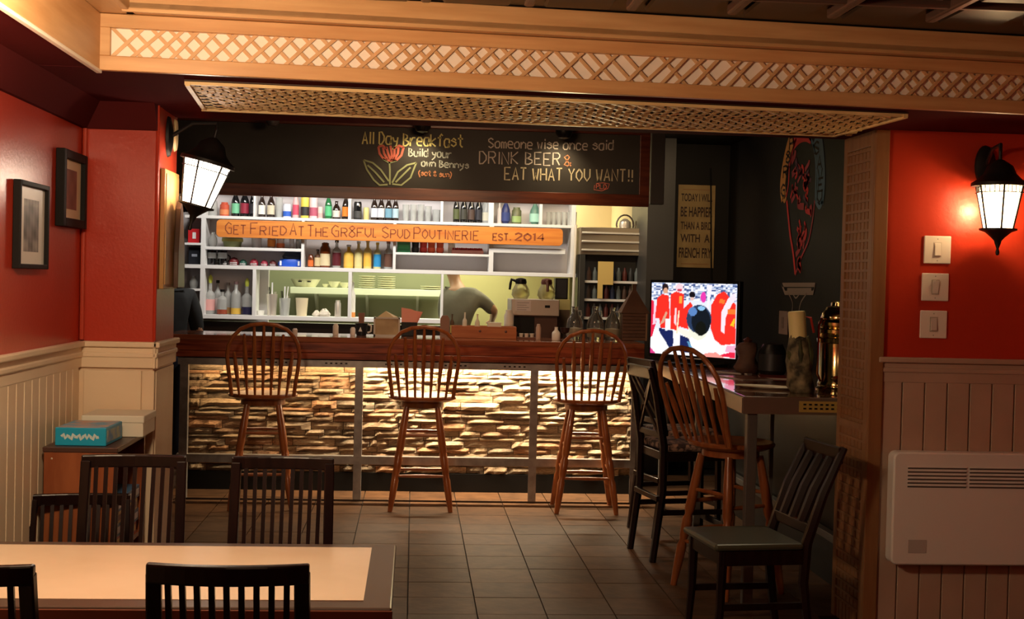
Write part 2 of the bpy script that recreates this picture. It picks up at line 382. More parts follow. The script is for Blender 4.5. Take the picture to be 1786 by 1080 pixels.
# dark cove strip under the soffit and thin corner bead
struct(MB().prism([(XL, 2.19), (XL+.02, 2.19), (XL+.09, SOF), (XL, SOF)], -1.2, YW, 'y').build('trim_4', burg))
struct(MB().prism([(YW, 2.19), (YW-.02, 2.19), (YW-.09, SOF), (YW, SOF)], XL, XJ, 'x').build('trim_5', burg))
struct(MB().tube([(XL+.012, YW-.012, 1.28), (XL+.012, YW-.012, 2.2)], .010, 8).build('trim_6', pbr('red_bead', (.50, .06, .03), .25), smooth=True))
struct(MB().tube([(XJ, YW, 1.28), (XJ, YW, 2.3)], .008, 8).build('trim_7', red, smooth=True))
# right hand wall beside the opening
XR = 2.10
wr = struct(MB().box((XR, YW, 1.16), (3.6, 6.2, 2.6)).build('wall_back_right', red))
creamr = pbr('dimmed_wainscot_paint', (.50, .36, .27), .45, col2=(.44, .31, .23), scale=3)  # cream wainscot again, its colour darkened for the dim light on this wall
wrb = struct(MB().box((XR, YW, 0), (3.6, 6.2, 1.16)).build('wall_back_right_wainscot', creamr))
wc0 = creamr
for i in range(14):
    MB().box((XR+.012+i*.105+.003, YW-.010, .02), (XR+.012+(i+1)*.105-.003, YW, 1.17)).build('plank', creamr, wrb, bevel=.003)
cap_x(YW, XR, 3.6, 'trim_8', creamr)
struct(MB().box((3.30, -1.2, 0), (3.42, 5.8, 2.7)).build('wall_right_dining', red))
struct(MB().box((-1.6, -1.32, 0), (3.5, -1.2, 2.8)).build('wall_front', red))
# dark walls of the bar room
XD = 2.70
struct(MB().box((XD, 6.2, 0), (XD+.1, 11.5, 2.8)).build('wall_right', darkw))
pc = onY(1265, 400, 11.4).x
struct(MB().box((onY(1127, 480, 10.8).x, 10.8, 0), (onY(1174, 480, 10.8).x, 11.6, 2.8)).build('wall_column', pbr('charcoal_column_paint', (.045, .042, .038), .5)))
struct(MB().box((onY(1174, 480, 10.8).x, 11.2, 0), (XD+.1, 11.4, 2.8)).build('wall_back_bar', darkw))
struct(MB().box((-3.2, 6.26, 0), (-3.1, 14.2, 2.8)).build('wall_left_bar', darkw))
struct(MB().box((-3.2, 6.1, 0), (-1.55, 6.26, 2.8)).build('wall_return_bar', darkw))
struct(MB().box((-3.2, 11.62, 0), (1.45, 11.70, 1.17)).build('wall_partition', pbr('dark_brown_wall', (.035, .022, .018), .6)))
struct(MB().box((-3.2, 11.72, 2.12), (.92, 11.80, 2.8)).build('wall_partition_upper', beige))
struct(MB().box((-3.2, 11.72, 1.17), (-1.28, 11.80, 2.2)).build('wall_partition_left', lilac))
struct(MB().box((-3.2, 13.6, 0), (3.0, 13.7, 2.8)).build('wall_kitchen', green))
struct(MB().box((.45, 13.45, 0), (1.6, 13.6, 2.8)).build('wall_kitchen_right', pbr('yellow_kitchen_wall', (.55, .50, .24), .5)))
struct(MB().box((.92, 13.0, 1.75), (2.0, 13.1, 2.8)).build('wall_kitchen_beige', beige))
struct(MB().box((1.95, 11.6, 0), (2.05, 13.6, 2.8)).build('wall_kitchen_side', beige))
# ---------------------------------------------------------------- fascia with diagonal lattice
ang = math.atan2(Rb.y-Lb.y, Rb.x-Lb.x); LEN = 4.05
fa = thing('lattice_fascia', 'long pine beam with diagonal lattice over white panel, spanning the top of the opening', 'beam', (Lb.x, Lb.y, SOF), ang)
MB().box((-.02, .006, .02), (LEN, .012, .165)).build('backing_panel', backw, fa)
MB().box((-.02, -.022, -.012), (LEN, .008, .040)).build('rail', pine, fa, bevel=.003)
MB().box((-.02, -.022, .140), (LEN, .008, .188)).build('rail', pine, fa, bevel=.003)
MB().box((-.02, -.022, .040), (.045, .008, .140)).build('stile', pine, fa, bevel=.003)
h0, h1 = .034, .146
def dlath(x, s, y, name='lath', par=None):
    d = (h1-h0)/2
    p = (x-s*d, y, h0); q = (x+s*d, y, h1)
    return MB().bar(p, q, .0125, .004, up=(0, 1, 0)).build(name, lathm, par or fa)
la = dlath(0, 1, -.002); la.location.x = .10
lb_ = dlath(0, -1, .002); lb_.location.x = .10
k = 1
while True:
    x = .10+k*.067
    if x > LEN-.1: break
    jx = x+rnd.uniform(-.006, .006)
    if not (1.55 < x < 1.95 and k % 2): mesh_copy(la, 'lath', fa, (jx, 0, 0), rot=(0, rnd.uniform(-.05, .05), 0))
    if not (2.0 < x < 2.55 and k % 2): mesh_copy(lb_, 'lath', fa, (jx+rnd.uniform(-.006, .006), 0, 0))
    k += 1
cr = thing('crown_board', 'stepped pine board running above the lattice beam under the dark ceiling', 'beam', (Lb.x, Lb.y, SOF), ang)
MB().box((.10, -.150, .178), (LEN, -.128, .268)).build('face_board', pine, cr, bevel=.003)
MB().box((.10, -.150, .190), (LEN, -.001, .206)).build('underside_board', pine, cr)
MB().box((.10, -.162, .172), (LEN, -.145, .186)).build('edge_strip', pine, cr, bevel=.002)
fl = thing('side_fascia', 'wide knotty pine board on the left soffit, white bead on its lower edge', 'beam', (Lb.x, 0, SOF))
MB().box((-.012, -1.2, -.01), (.012, Lb.y, .188)).build('face_board', pine_y, fl, bevel=.003)
MB().box((-.004, -1.2, -.022), (.016, Lb.y, -.010)).build('bead', pbr('white_bead', (.85, .75, .62), .4), fl, bevel=.003)
MB().box((.0, -1.2, .190), (.13, Lb.y-.01, .206)).build('underside_board', pine_y, fl)
MB().box((.115, -1.2, .178), (.137, Lb.y-.13, .268)).build('upper_board', pine_y, fl, bevel=.003)
# ---------------------------------------------------------------- woven lattice panel under the opening's soffit
wv = thing('woven_ceiling_lattice', 'yellow woven lattice panel fixed flat under the soffit of the opening', 'lattice', (-.87, 4.99, SOF-.004), math.radians(4.2))
WL, WD = 2.86, .76
MB().box((0, 0, -.002), (WL, WD, .002)).build('backing_panel', pbr('lattice_back', (.06, .025, .012), .6), wv)
MB().bar((0, .012, -.010), (WL, .012, -.010), .016, .012).build('edge_strip', weave, wv)
MB().bar((0, WD-.012, -.014), (WL, WD-.012, -.011), .018, .016).build('edge_strip', weave, wv)
MB().bar((.012, 0, -.014), (.012, WD, -.011), .018, .016).build('edge_strip', weave, wv)
MB().bar((WL-.012, 0, -.014), (WL-.012, WD, -.011), .018, .016).build('edge_strip', weave, wv)
NR, NC, PY, PX_ = 15, 71, .047, .0395
def wave(n, f, par, A, w, t):
    mb = MB(); P = []
    for q in range(2*n+1): P.append(Vector(f(q/2))+Vector((0, 0, (0 if q % 2 == 0 else A)*(1 if (q//2+par) % 2 else -1))))
    d = Vector((P[-1]-P[0])); d.z = 0; d.normalize(); sd = Vector((-d.y, d.x, 0))*w/2
    vs = []; fs = []
    for p in P: vs += [p-sd+Vector((0, 0, t)), p+sd+Vector((0, 0, t)), p+sd, p-sd]
    for q in range(len(P)-1):
        for k_ in range(4): a = 4*q+k_; b = 4*q+(k_+1) % 4; fs.append((a, b, b+4, a+4))
    return mb.add(vs, fs)
for par in (0, 1):
    m0 = wave(NR, lambda q: (.004*q*2, .02+q*PY, -.012), par, .0055, .024, .002).build('lath', weave, wv)
    for i in range(par, NC, 2):
        o = m0 if i == par else mesh_copy(m0, 'lath', wv, (0, 0, 0)); o.location.x = .02+i*PX_
    m1 = wave(NC, lambda q: (.02+q*PX_, 0, -.012), 1-par, .0055, .026, .002).build('lath', weave, wv)
    for i in range(par, NR, 2):
        o = m1 if i == par else mesh_copy(m1, 'lath', wv, (0, 0, 0)); o.location.y = .02+(i+.5)*PY
# ---------------------------------------------------------------- lattice jamb post at right
po = thing('lattice_post', 'tall pine post faced with square basket lattice, right side of the opening', 'post', (XR-.03, YW, 0))
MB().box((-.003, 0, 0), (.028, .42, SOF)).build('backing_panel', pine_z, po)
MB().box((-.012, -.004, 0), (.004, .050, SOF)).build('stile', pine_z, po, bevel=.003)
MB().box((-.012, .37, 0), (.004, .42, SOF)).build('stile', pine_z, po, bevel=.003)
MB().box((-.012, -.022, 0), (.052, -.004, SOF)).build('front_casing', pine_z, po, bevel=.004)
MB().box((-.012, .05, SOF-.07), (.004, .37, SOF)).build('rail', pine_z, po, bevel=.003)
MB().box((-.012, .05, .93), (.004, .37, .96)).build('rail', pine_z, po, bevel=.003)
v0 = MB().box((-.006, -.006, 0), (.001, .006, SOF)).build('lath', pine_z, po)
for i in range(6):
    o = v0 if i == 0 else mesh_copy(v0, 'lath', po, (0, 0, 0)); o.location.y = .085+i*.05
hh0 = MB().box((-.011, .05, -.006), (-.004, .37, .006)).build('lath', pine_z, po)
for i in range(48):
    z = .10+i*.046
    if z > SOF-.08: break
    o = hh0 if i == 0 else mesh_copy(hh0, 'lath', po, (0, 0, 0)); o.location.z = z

# ================================================================ BAR
YB = 9.30; BX0, BX1 = -1.63, 1.66
bar = thing('bar_counter', 'long bar counter with red-brown wooden top, steel frame and lit stacked stone front', 'counter', (0, YB, 0))
MB().box((BX0-.1, 0, 1.115), (BX1, .66, 1.155)).build('counter_top', pbr('bar_top_varnish', (.30, .10, .05), .12, col2=(.18, .05, .02), scale=2.5, stretch=(1, 14, 14), coat=.5), bar, bevel=.006)
MB().box((BX0-.1, .006, 1.045), (BX1, .03, 1.117)).build('fascia_board', barwood, bar, bevel=.004)
MB().box((BX0-.1, .012, .998), (BX1, .03, 1.043)).build('fascia_board', barwood, bar, bevel=.004)
MB().box((BX0, .0, .945), (BX1, .006, .998)).build('angle_rail', steel, bar)
MB().box((BX0, .0, .992), (BX1, .03, .998)).build('angle_flange', steel, bar)
for s in range(0, 60):
    if s % 12 < 5: MB().box((BX0+.6+s*.035, -.0012, .967), (BX0+.6+s*.035+.016, .0, .977)).build('slot', black, bar)
for x in (-1.585, -.37, .871, 1.60):
    MB().box((x-.028, -.004, 0), (x+.028, .002, .945)).build('post', steel, bar)
    MB().box((x+.022, .0, 0), (x+.028, .05, .945)).build('post_flange', steel, bar)
MB().box((BX0, -.006, .262), (BX1, .0, .318)).build('foot_rail', steel, bar)
MB().box((BX0, .0, .312), (BX1, .055, .318)).build('foot_rail_flange', steel, bar)
MB().box((BX0, -.006, .0), (BX1, .0, .012)).build('floor_rail', pbr('dark_steel', (.06, .05, .045), .4, 1), bar)
MB().box((BX0, .032, 1.0), (BX1, .45, 1.112)).build('underside_box', black, bar)
MB().box((BX0, .485, 0), (BX1, .60, 1.0)).build('front_wall', mortar, bar)
MB().box((BX0, .45, 0), (BX1, .49, .135)).build('kick_board', black, bar)
MB().box((BX0+.1, .24, .985), (BX1-.1, .27, .997)).build('light_strip', pbr('led_strip', (1, .9, .7), .4, emit=(1, .8, .5), estr=2), bar)
# stacked ledge stones
variants = []
for vi in range(16):
    r = random.Random(100+vi); nx, nz = 5, 2; vs = []; fs = []
    for j in range(nz+1):
        for i in range(nx+1):
            edge = i in (0, nx) or j in (0, nz)
            d = r.uniform(.2, .55) if edge else r.uniform(.5, 1.0)
            vs.append((i/nx-.5+(0 if edge else r.uniform(-.06, .06)), -d, j/nz-.5+(r.uniform(-.10, .10) if edge and 0 < i < nx else 0)))
    b0 = len(vs)
    for (x, z) in ((-.5, -.5), (.5, -.5), (.5, .5), (-.5, .5)): vs.append((x, .6, z))
    for j in range(nz):
        for i in range(nx):
            a = j*(nx+1)+i; fs += [(a, a+1, a+nx+2), (a, a+nx+2, a+nx+1)]
    bot = list(range(nx+1)); top = [nz*(nx+1)+i for i in range(nx+1)]
    fs += [tuple(reversed(bot))+(b0, b0+1), tuple(top)+(b0+2, b0+3)]
    L_ = [j*(nx+1) for j in range(nz+1)]; R_ = [j*(nx+1)+nx for j in range(nz+1)]
    fs += [tuple(L_)+(b0+3, b0), tuple(reversed(R_))+(b0+1, b0+2)]
    me = bpy.data.meshes.new('stone'); me.from_pydata(vs, [], fs); me.materials.append(stone)
    bm = bmesh.new(); bm.from_mesh(me); bmesh.ops.recalc_face_normals(bm, faces=bm.faces); bm.to_mesh(me); bm.free(); variants.append(me)
z = .135; ns = 0; r = random.Random(5)
while z < .985:
    hgt = min(r.choice([.030, .036, .042, .042, .05, .058]), .998-z); x = BX0+r.uniform(-.1, 0)
    while x < BX1:
        wdt = r.uniform(.13, .36); x1 = min(x+wdt, BX1)
        x0 = max(x, BX0)
        if x1-x0 > .03 and ns < 299:
            o = bpy.data.objects.new('stone', r.choice(variants)); COL.objects.link(o); o.parent = bar; ns += 1
            o.location = ((x0+x1)/2, .485, z+hgt/2); o.scale = (x1-x0-.004, r.uniform(.018, .062), hgt-.004)
        x = x1 if x1 > x else x+.1
        if x1 >= BX1: break
    z += hgt
# ---------------------------------------------------------------- peninsula
pn = thing('side_counter', 'counter wing with glossy wooden top and steel angle edge running towards the lattice post', 'counter', (0, 0, 0))
PT = 1.04
pl = [(1.63, 6.33), (2.66, 6.33), (2.66, 9.27), (1.73, 9.27)]
MB().prism(pl, PT-.025, PT, 'z').build('counter_top', pbr('glossy_brown_top', (.20, .07, .035), .10, col2=(.10, .035, .02), scale=2.4, stretch=(12, 1, 12), coat=.5), pn, bevel=.004)
MB().bar((1.622, 6.32, PT-.045), (1.722, 9.27, PT-.045), .012, .075).build('angle_rail', pbr('dull_steel_edge', (.28, .22, .17), .45, .8), pn)
MB().box((1.62, 6.315, PT-.085), (2.66, 6.327, PT-.002)).build('angle_rail', pbr('dull_steel_edge', (.3, .3, .3), .4, .8), pn)
MB().box((1.90, 6.311, PT-.072), (2.5, 6.316, PT-.018)).build('brass_strip', pbr('yellow_strip', (.55, .38, .10), .4, .3), pn)
for i in range(20):
    for j in range(2): MB().box((1.92+i*.028, 6.308, PT-.058+j*.020), (1.934+i*.028, 6.312, PT-.050+j*.020)).build('slot', black, pn)
grime = pbr('grey_post_paint', (.12, .11, .10), .45, .4)
for (x, y, w) in ((1.675, 6.36, .05), (1.93, 6.9, .022), (1.77, 9.1, .05), (1.71, 7.7, .04)):
    MB().box((x-w/2, y-w/2, 0), (x+w/2, y+w/2, PT-.026)).build('post', grime, pn, bevel=.003)
MB().box((2.25, 6.5, 0), (2.6, 9.2, PT-.03)).build('base_panel', black, pn)
MB().box((2.19, 6.5, .26), (2.235, 9.05, .30)).build('foot_rail', grime, pn, bevel=.003)

# ---------------------------------------------------------------- chalkboard over the bar
def BP(px, py, off=0): return onY(px, py, 9.40+off)
cbx0, cbx1 = -1.75, BP(1133, 300).x; cz0, cz1 = 2.15, 2.72
cb = thing('chalkboard', 'long wood-framed chalkboard hanging over the bar with coloured chalk writing and a tulip', 'chalkboard', (0, 9.40, 0))
MB().box((cbx0, .012, cz0+.03), (cbx1, .03, cz1-.03)).build('slate', chalkm, cb)
frm = pbr('reddish_frame_wood', (.16, .040, .016), .3, col2=(.08, .018, .01), scale=3, stretch=(1.2, 12, 12))
MB().box((cbx0, -.012, cz0-.01), (cbx1, .03, cz0+.075)).build('frame_rail', frm, cb, bevel=.004)
MB().box((cbx0, -.012, cz1-.065), (cbx1, .03, cz1+.02)).build('frame_rail', frm, cb, bevel=.004)
MB().box((cbx1-.075, -.010, cz0+.07), (cbx1, .03, cz1-.06)).build('frame_stile', frm, cb, bevel=.004)
MB().box((cbx1+.01, .0, cz0+.01), (cbx1+.11, .05, cz1+.04)).build('end_board', dgrey, cb, bevel=.004)
chY = pbr('yellow_chalk', (.78, .74, .30), .9); chW = pbr('pale_chalk', (.62, .58, .50), .9); chO = pbr('orange_chalk', (.62, .28, .14), .9)
chR = pbr('red_chalk', (.75, .20, .14), .9); chG = pbr('green_chalk', (.36, .42, .22), .9); chC = pbr('cream_chalk', (.68, .62, .40), .9)
chB = pbr('bluish_chalk', (.50, .56, .50), .9)
def wr_(text, x0, y0, x1, y1, hpx, m, w=.009, nm='chalk_lettering'):
    mb = MB(); strokes(mb, text, BP(x0, y0, .008), BP(x1, y1, .008), hpx*.00413, w); mb.build(nm, m, cb, off=(0, 9.4, 0))
wr_('All Day Breakfast', 632, 251, 808, 257, 21, chY, .011)
wr_('Build your', 713, 272, 788, 276, 14, chB); wr_('own Bennys', 735, 290, 818, 294, 12, chB); wr_('(sat & sun)', 728, 306, 790, 309, 9, chO, .008)
wr_('Someone wise once said', 852, 258, 1070, 262, 17, chW)
wr_('DRINK BEER', 836, 286, 977, 288, 21, chW); wr_('&', 984, 290, 997, 290, 19, chO)
wr_('EAT WHAT YOU WANT!!', 880, 314, 1104, 317, 21, chC, .010)
wr_('PLD', 1040, 329, 1058, 330, 8, chR, .006)
def cpath(pts, m, w, nm, par=None):
    return MB().ribbon([BP(x, y, .008) for x, y in pts], w).build(nm, m, par or cb, off=(0, 9.4, 0))
cpath([(1037, 323), (1036, 331), (1050, 333), (1060, 329), (1063, 321), (1052, 319), (1040, 320)], chR, .005, 'chalk_lettering')
# tulip
for P in ([(660, 256), (662, 268), (668, 276), (680, 281), (692, 279), (700, 271), (704, 257)], [(660, 256), (668, 254), (674, 260)], [(704, 257), (696, 254), (690, 258)], [(668, 257), (670, 268), (676, 278)], [(674, 256), (677, 268), (682, 280)], [(681, 254), (683, 266), (684, 280)], [(688, 256), (688, 268), (686, 280)], [(695, 257), (694, 268), (688, 278)]):
    cpath(P, chR, .016, 'chalk_petal')
for P in ([(679, 282), (680, 295), (680, 322)], [(668, 277), (679, 284), (692, 280)], [(634, 279), (640, 296), (652, 314), (662, 323), (676, 322)], [(634, 279), (650, 284), (664, 296), (678, 316)], [(641, 288), (654, 300), (670, 318)], [(684, 321), (700, 323), (716, 310), (726, 284)], [(684, 319), (694, 300), (710, 288), (726, 284)], [(690, 318), (704, 304), (716, 292)]):
    cpath(P, chG, .012, 'chalk_leaf')
# two black spot lamps above the board
for i, (px, py, lab) in enumerate([(737, 221, 'black spotlight over the yellow chalk heading'), (984, 232, 'black spotlight over the white chalk quotation')]):
    c = onY(px, py, 9.22)
    t = thing('spotlight', lab, 'spotlight', c, 0, 'spotlights above the chalkboard')
    MB().lathe([(.02, .07), (.055, .06), (.062, .02), (.058, -.01), (.04, -.035), (0, -.045)], seg=18).build('shade', black, t, smooth=True)
    MB().lathe([(.012, 0), (.012, 2.80-c.z)], seg=8).build('stem', black, t)
c = onY(476, 207, 9.2)
t = thing('spotlight', 'small grey spotlight above the blank left end of the chalkboard', 'spotlight', c, 0, 'spotlights above the chalkboard')
MB().lathe([(.02, .04), (.045, .03), (.045, -.03), (.03, -.05), (0, -.05)], seg=14).build('shade', pbr('grey_metal', (.12, .12, .12), .4, .5), t, smooth=True)
MB().lathe([(.01, 0), (.01, 2.80-c.z)], seg=8).build('stem', black, t)
# ================================================================ BACK BAR SHELVING
YS = 11.38; SD = .26
su = thing('shelving_unit', 'white back-bar shelving unit of open boxes above the kitchen pass-through', 'shelving', (0, YS, 0))
def ss(px, py): p = onY(px, py, YS); return p.x, p.z
def hshelf(x0, y0, x1, y1, t, nm='shelf', d=SD):
    a, za = ss(x0, y0); b, zb = ss(x1, y1); zc = (za+zb)/2; h = t*YS/F_PX/2
    MB().box((a, 0, zc-h), (b, d, zc+h)).build(nm, white, su, bevel=.002); return zc+h
def vdiv(px, y0, y1, w, nm='divider', d=SD):
    a, z1 = ss(px, y0); b, z0 = ss(px, y1); h = w*YS/F_PX/2; xx = (a+b)/2
    MB().box((xx-h, 0.001, z0), (xx+h, d-.001, z1)).build(nm, white, su, bevel=.002)
zA = hshelf(322, 378, 1005, 395, 5); zB = hshelf(357, 432, 528, 437, 5)
zC = hshelf(322, 466, 1005, 479, 6.5); zD = hshelf(690, 441, 856, 447, 4); zE = hshelf(860, 436, 986, 439, 9)
zF = hshelf(353, 551, 772, 562, 7); zT = hshelf(322, 318, 1005, 334, 5)
zL2 = hshelf(322, 425, 352, 426, 4); zL3 = hshelf(322, 505, 352, 506, 4)
vdiv(354, 318, 556, 8)
for px, a, b, w in ((444, 321, 378, 4), (610, 325, 384, 5), (771, 329, 388, 4.5), (857, 331, 392, 9), (944, 333, 393, 5), (528, 384, 470, 5), (688, 388, 474, 5), (857, 392, 477, 8), (1000, 334, 478, 8), (443, 468, 553, 6), (610, 472, 557, 6), (771, 478, 562, 4)):
    vdiv(px, a, b, w)
xl, _ = ss(322, 400); xr, _ = ss(1000, 400); z_c = zC
MB().box((xl, SD, z_c-.01), (xr, SD+.012, zT)).build('back_panel', lilac, su)
a, _ = ss(322, 500); b, _ = ss(443, 500)
MB().box((a, SD, zF-.03), (b, SD+.012, z_c)).build('back_panel', lilac, su)
# ---------------------------------------------------------------- bottles and vessels
PROF = {
 'beer': [(.94, 0), (1, .03), (1, .52), (.86, .62), (.42, .78), (.38, .96), (.44, .965), (.44, 1.0)],
 'stubby': [(.95, 0), (1, .03), (1, .55), (.8, .68), (.42, .82), (.40, .96), (.46, .965), (.46, 1.0)],
 'liquor': [(.96, 0), (1, .03), (1, .58), (.92, .66), (.36, .76), (.34, .97), (.40, .975), (.40, 1.0)],
 'can': [(.86, 0), (1, .05), (1, .90), (.88, .97), (.86, 1.0), (.80, .985)],
 'tumbler': [(.78, 0), (1, 1.0)], 'round': [(.5, 0), (.85, .12), (1, .35), (.9, .6), (.5, .8), (.34, .86), (.34, 1.0)],
 'jar': [(.95, 0), (1, .04), (1, .80), (.72, .90), (.72, 1.0)], 'growler': [(.94, 0), (1, .04), (1, .45), (.85, .62), (.40, .80), (.34, .84), (.34, .97), (.42, .975), (.42, 1.0)]}
PART = {'beer': 'bottle', 'stubby': 'bottle', 'liquor': 'bottle', 'round': 'bottle', 'growler': 'jug', 'can': 'can', 'tumbler': 'tumbler', 'jar': 'jar'}
def vessel(kind, px, y_top, width, zbase, Y, m, label, lab=None, capm=None, group=None, name=None, pour=None, cat=None, lz=(.12, .48)):
    b = onY(px, 500, Y); top = onY(px, y_top, Y).z; h = max(top-zbase, .04); r = width*Y/F_PX/2
    nm = name or PART[kind]
    t = thing(nm, label, cat or {'can': 'can', 'tumbler': 'glass', 'jar': 'jar', 'growler': 'jug'}.get(kind, 'bottle'), (b.x, Y, zbase+.0005), 0, group)
    MB().lathe([(p*r, q*h) for p, q in PROF[kind]], seg=14).build('body', m, t, smooth=True); bd = t.children[0] if t.children else [o for o in bpy.data.objects if o.parent == t][0]
    if lab: MB().lathe([(r*1.015, h*lz[0]), (r*1.015, h*lz[1])], seg=14).build('label', lab, bd, smooth=True)
    if capm: MB().lathe([(r*.46, h*.93), (r*.46, h*1.02), (0, h*1.02)], seg=10).build('cap', capm, t, smooth=True)
    if pour: MB().lathe([(r*.30, h), (r*.42, h+.02), (r*.42, h+.05), (r*.16, h+.07), (0, h+.075)], seg=10).build('pourer', pour, t, smooth=True)
    return t
dk = pbr('dark_brown_bottle', (.020, .009, .005), .08, coat=.4); bk = pbr('near_black_bottle', (.008, .008, .009), .08, coat=.4)
gn = pbr('green_bottle', (.02, .16, .05), .08, coat=.4); amber = pbr('amber_whiskey', (.16, .035, .008), .1, coat=.4)
def F(*c): return flat(c)
Y1 = YS+.13; g1 = 'bottles and cans on the top shelf'
R1 = [('liquor', 369, 338, 15, glassy, 'tall clear bottle at the left end of the top shelf', None, None),
 ('jar', 389, 353, 16, F(.62, .10, .05), 'orange-red jar at the left of the top shelf', F(.75, .25, .10), None),
 ('beer', 408, 336, 14, bk, 'dark bottle with a mint green label, top shelf', F(.20, .60, .35), None),
 ('beer', 424, 335, 15, bk, 'dark bottle with a purple-red label, top shelf', F(.35, .03, .06), None),
 ('beer', 438, 336, 11, bk, 'plain black bottle beside the first divider, top shelf', F(.05, .05, .06), None),
 ('beer', 454, 341, 12, dk, 'brown beer bottle with round white label, right of the first divider', F(.75, .74, .68), None),
 ('beer', 470, 341, 13, dk, 'brown beer bottle with cream oval label, second after the first divider', F(.62, .56, .42), None),
 ('tumbler', 484, 345, 13, glassy, 'clear glass between beer bottle and blue can', None, None),
 ('can', 498, 356, 14, F(.72, .76, .85), 'short blue and white can on the top shelf', F(.03, .12, .55), None),
 ('beer', 513, 338, 11, F(.75, .45, .45), 'slim pink bottle with red label on the top shelf', F(.65, .08, .14), None),
 ('can', 529, 339, 14, F(.75, .65, .10), 'tall yellow can with black lower half on the top shelf', F(.03, .03, .03), None),
 ('can', 544, 341, 14, F(.78, .60, .62), 'tall pale pink can with dark pink base on the top shelf', F(.45, .10, .16), None),
 ('can', 556, 361, 9, F(.80, .58, .52), 'very small pink can on the top shelf', F(.7, .4, .38), None),
 ('beer', 570, 341, 12, gn, 'bright green beer bottle with green label', F(.10, .50, .22), None),
 ('stubby', 584, 351, 13, dk, 'short brown stubby bottle with white script label', F(.68, .62, .56), None),
 ('beer', 600, 343, 12, dk, 'dark bottle with a bright orange label', F(.85, .25, .03), None),
 ('can', 621, 352, 14, bk, 'tall black can right of the second divider', F(.06, .06, .06), None),
 ('can', 636, 362, 10, F(.62, .55, .22), 'slim gold can beside the black can', None, None),
 ('beer', 650, 346, 12, dk, 'first of four brown bottles, white and blue label', F(.62, .66, .76), None),
 ('beer', 662, 346, 12, dk, 'second of four brown bottles, white label with dark stripe', F(.70, .70, .72), None),
 ('beer', 675, 347, 12, dk, 'third of four brown bottles, teal blue label', F(.16, .34, .46), None),
 ('beer', 687, 347, 11, dk, 'last of four brown bottles, pale blue label', F(.42, .58, .66), None),
 ('tumbler', 705, 357, 12, glassy, 'clear beer glass next to the brown bottles', None, None),
 ('tumbler', 718, 357, 12, glassy, 'clear beer glass, second after the brown bottles', None, None),
 ('tumbler', 731, 357, 12, glassy, 'clear beer glass in the middle of the row of five', None, None),
 ('tumbler', 744, 360, 12, glassy, 'clear beer glass, fourth of the row of five', None, None),
 ('tumbler', 758, 366, 14, glassy, 'short wide clear glass beside the third divider', None, None),
 ('beer', 793, 345, 11, bk, 'dark green-black bottle right of the third divider', F(.10, .12, .05), None),
 ('beer', 806, 345, 12, bk, 'dark bottle with olive neck label', F(.05, .05, .04), None),
 ('beer', 819, 346, 12, bk, 'dark bottle with pale green neck label', F(.08, .05, .04), None),
 ('beer', 832, 346, 12, bk, 'dark bottle with teal neck label', F(.03, .03, .04), None),
 ('jar', 846, 350, 16, glassy, 'clear jar with pale label left of the wide divider', F(.62, .60, .48), None),
 ('liquor', 868, 352, 8, F(.72, .68, .70), 'slim silver bottle leaning by the wide divider', None, None),
 ('round', 879, 349, 16, F(.02, .03, .14), 'navy blue bottle on the top shelf', F(.04, .06, .22), None),
 ('jar', 898, 362, 17, F(.12, .13, .06), 'round dark green bottle with green and cream label', F(.30, .42, .16), None),
 ('round', 930, 352, 19, F(.10, .22, .17), 'round teal bottle with pale oval badge', F(.35, .62, .52), None)]
for k, px, yt, w, m, lab, lm, cp in R1: vessel(k, px, yt-6 if k in ('beer',) else yt, w, zA, Y1, m, lab, lm, cp, g1)
for i, (px, w) in enumerate([(808, .42, ), (822, .42), (836, .42)]):
    pass
for i in range(6):
    vessel('tumbler', 954+i*9, 370, 8.5, zA, Y1, glassy, ['amber-lit glass beside the last divider', 'second amber-lit glass from the last divider', 'third amber-lit glass from the last divider', 'fourth amber-lit glass from the last divider', 'fifth amber-lit glass from the last divider', 'amber-lit glass at the right end of the top shelf'][i], group='glasses at the right end of the top shelf')
# shelf above the helmets
g2 = 'glassware behind the left end of the wooden sign'
Y2 = YS+.13
vessel('round', 370, 405, 15, zB, Y2, glassy, 'round clear decanter left of the green bowl', group=g2, cat='decanter')
vessel('tumbler', 404, 415, 36, zB, Y2, F(.30, .34, .14), 'wide green glass bowl with yellow rim', F(.55, .50, .12), group=g2, name='bowl', cat='bowl', lz=(.6, .9))
vessel('tumbler', 446, 405, 19, zB, Y2, F(.82, .84, .86), 'plain white container behind the wooden sign', group=g2, name='container', cat='container')
vessel('tumbler', 472, 404, 14, zB, Y2, F(.80, .62, .50), 'orange-banded tumbler, left one of two', F(.85, .30, .05), group=g2, lz=(.1, .5))
vessel('tumbler', 488, 404, 14, zB, Y2, F(.80, .66, .60), 'orange-banded tumbler, right one of two', F(.85, .22, .08), group=g2, lz=(.05, .3))
vessel('tumbler', 507, 408, 10, zB, Y2, F(.75, .75, .78), 'small white cup left of the stacked glasses', group=g2, name='cup', cat='cup')
vessel('tumbler', 520, 408, 13, zB, Y2, glassy, 'clear glass against the short divider, behind the sign', group=g2)
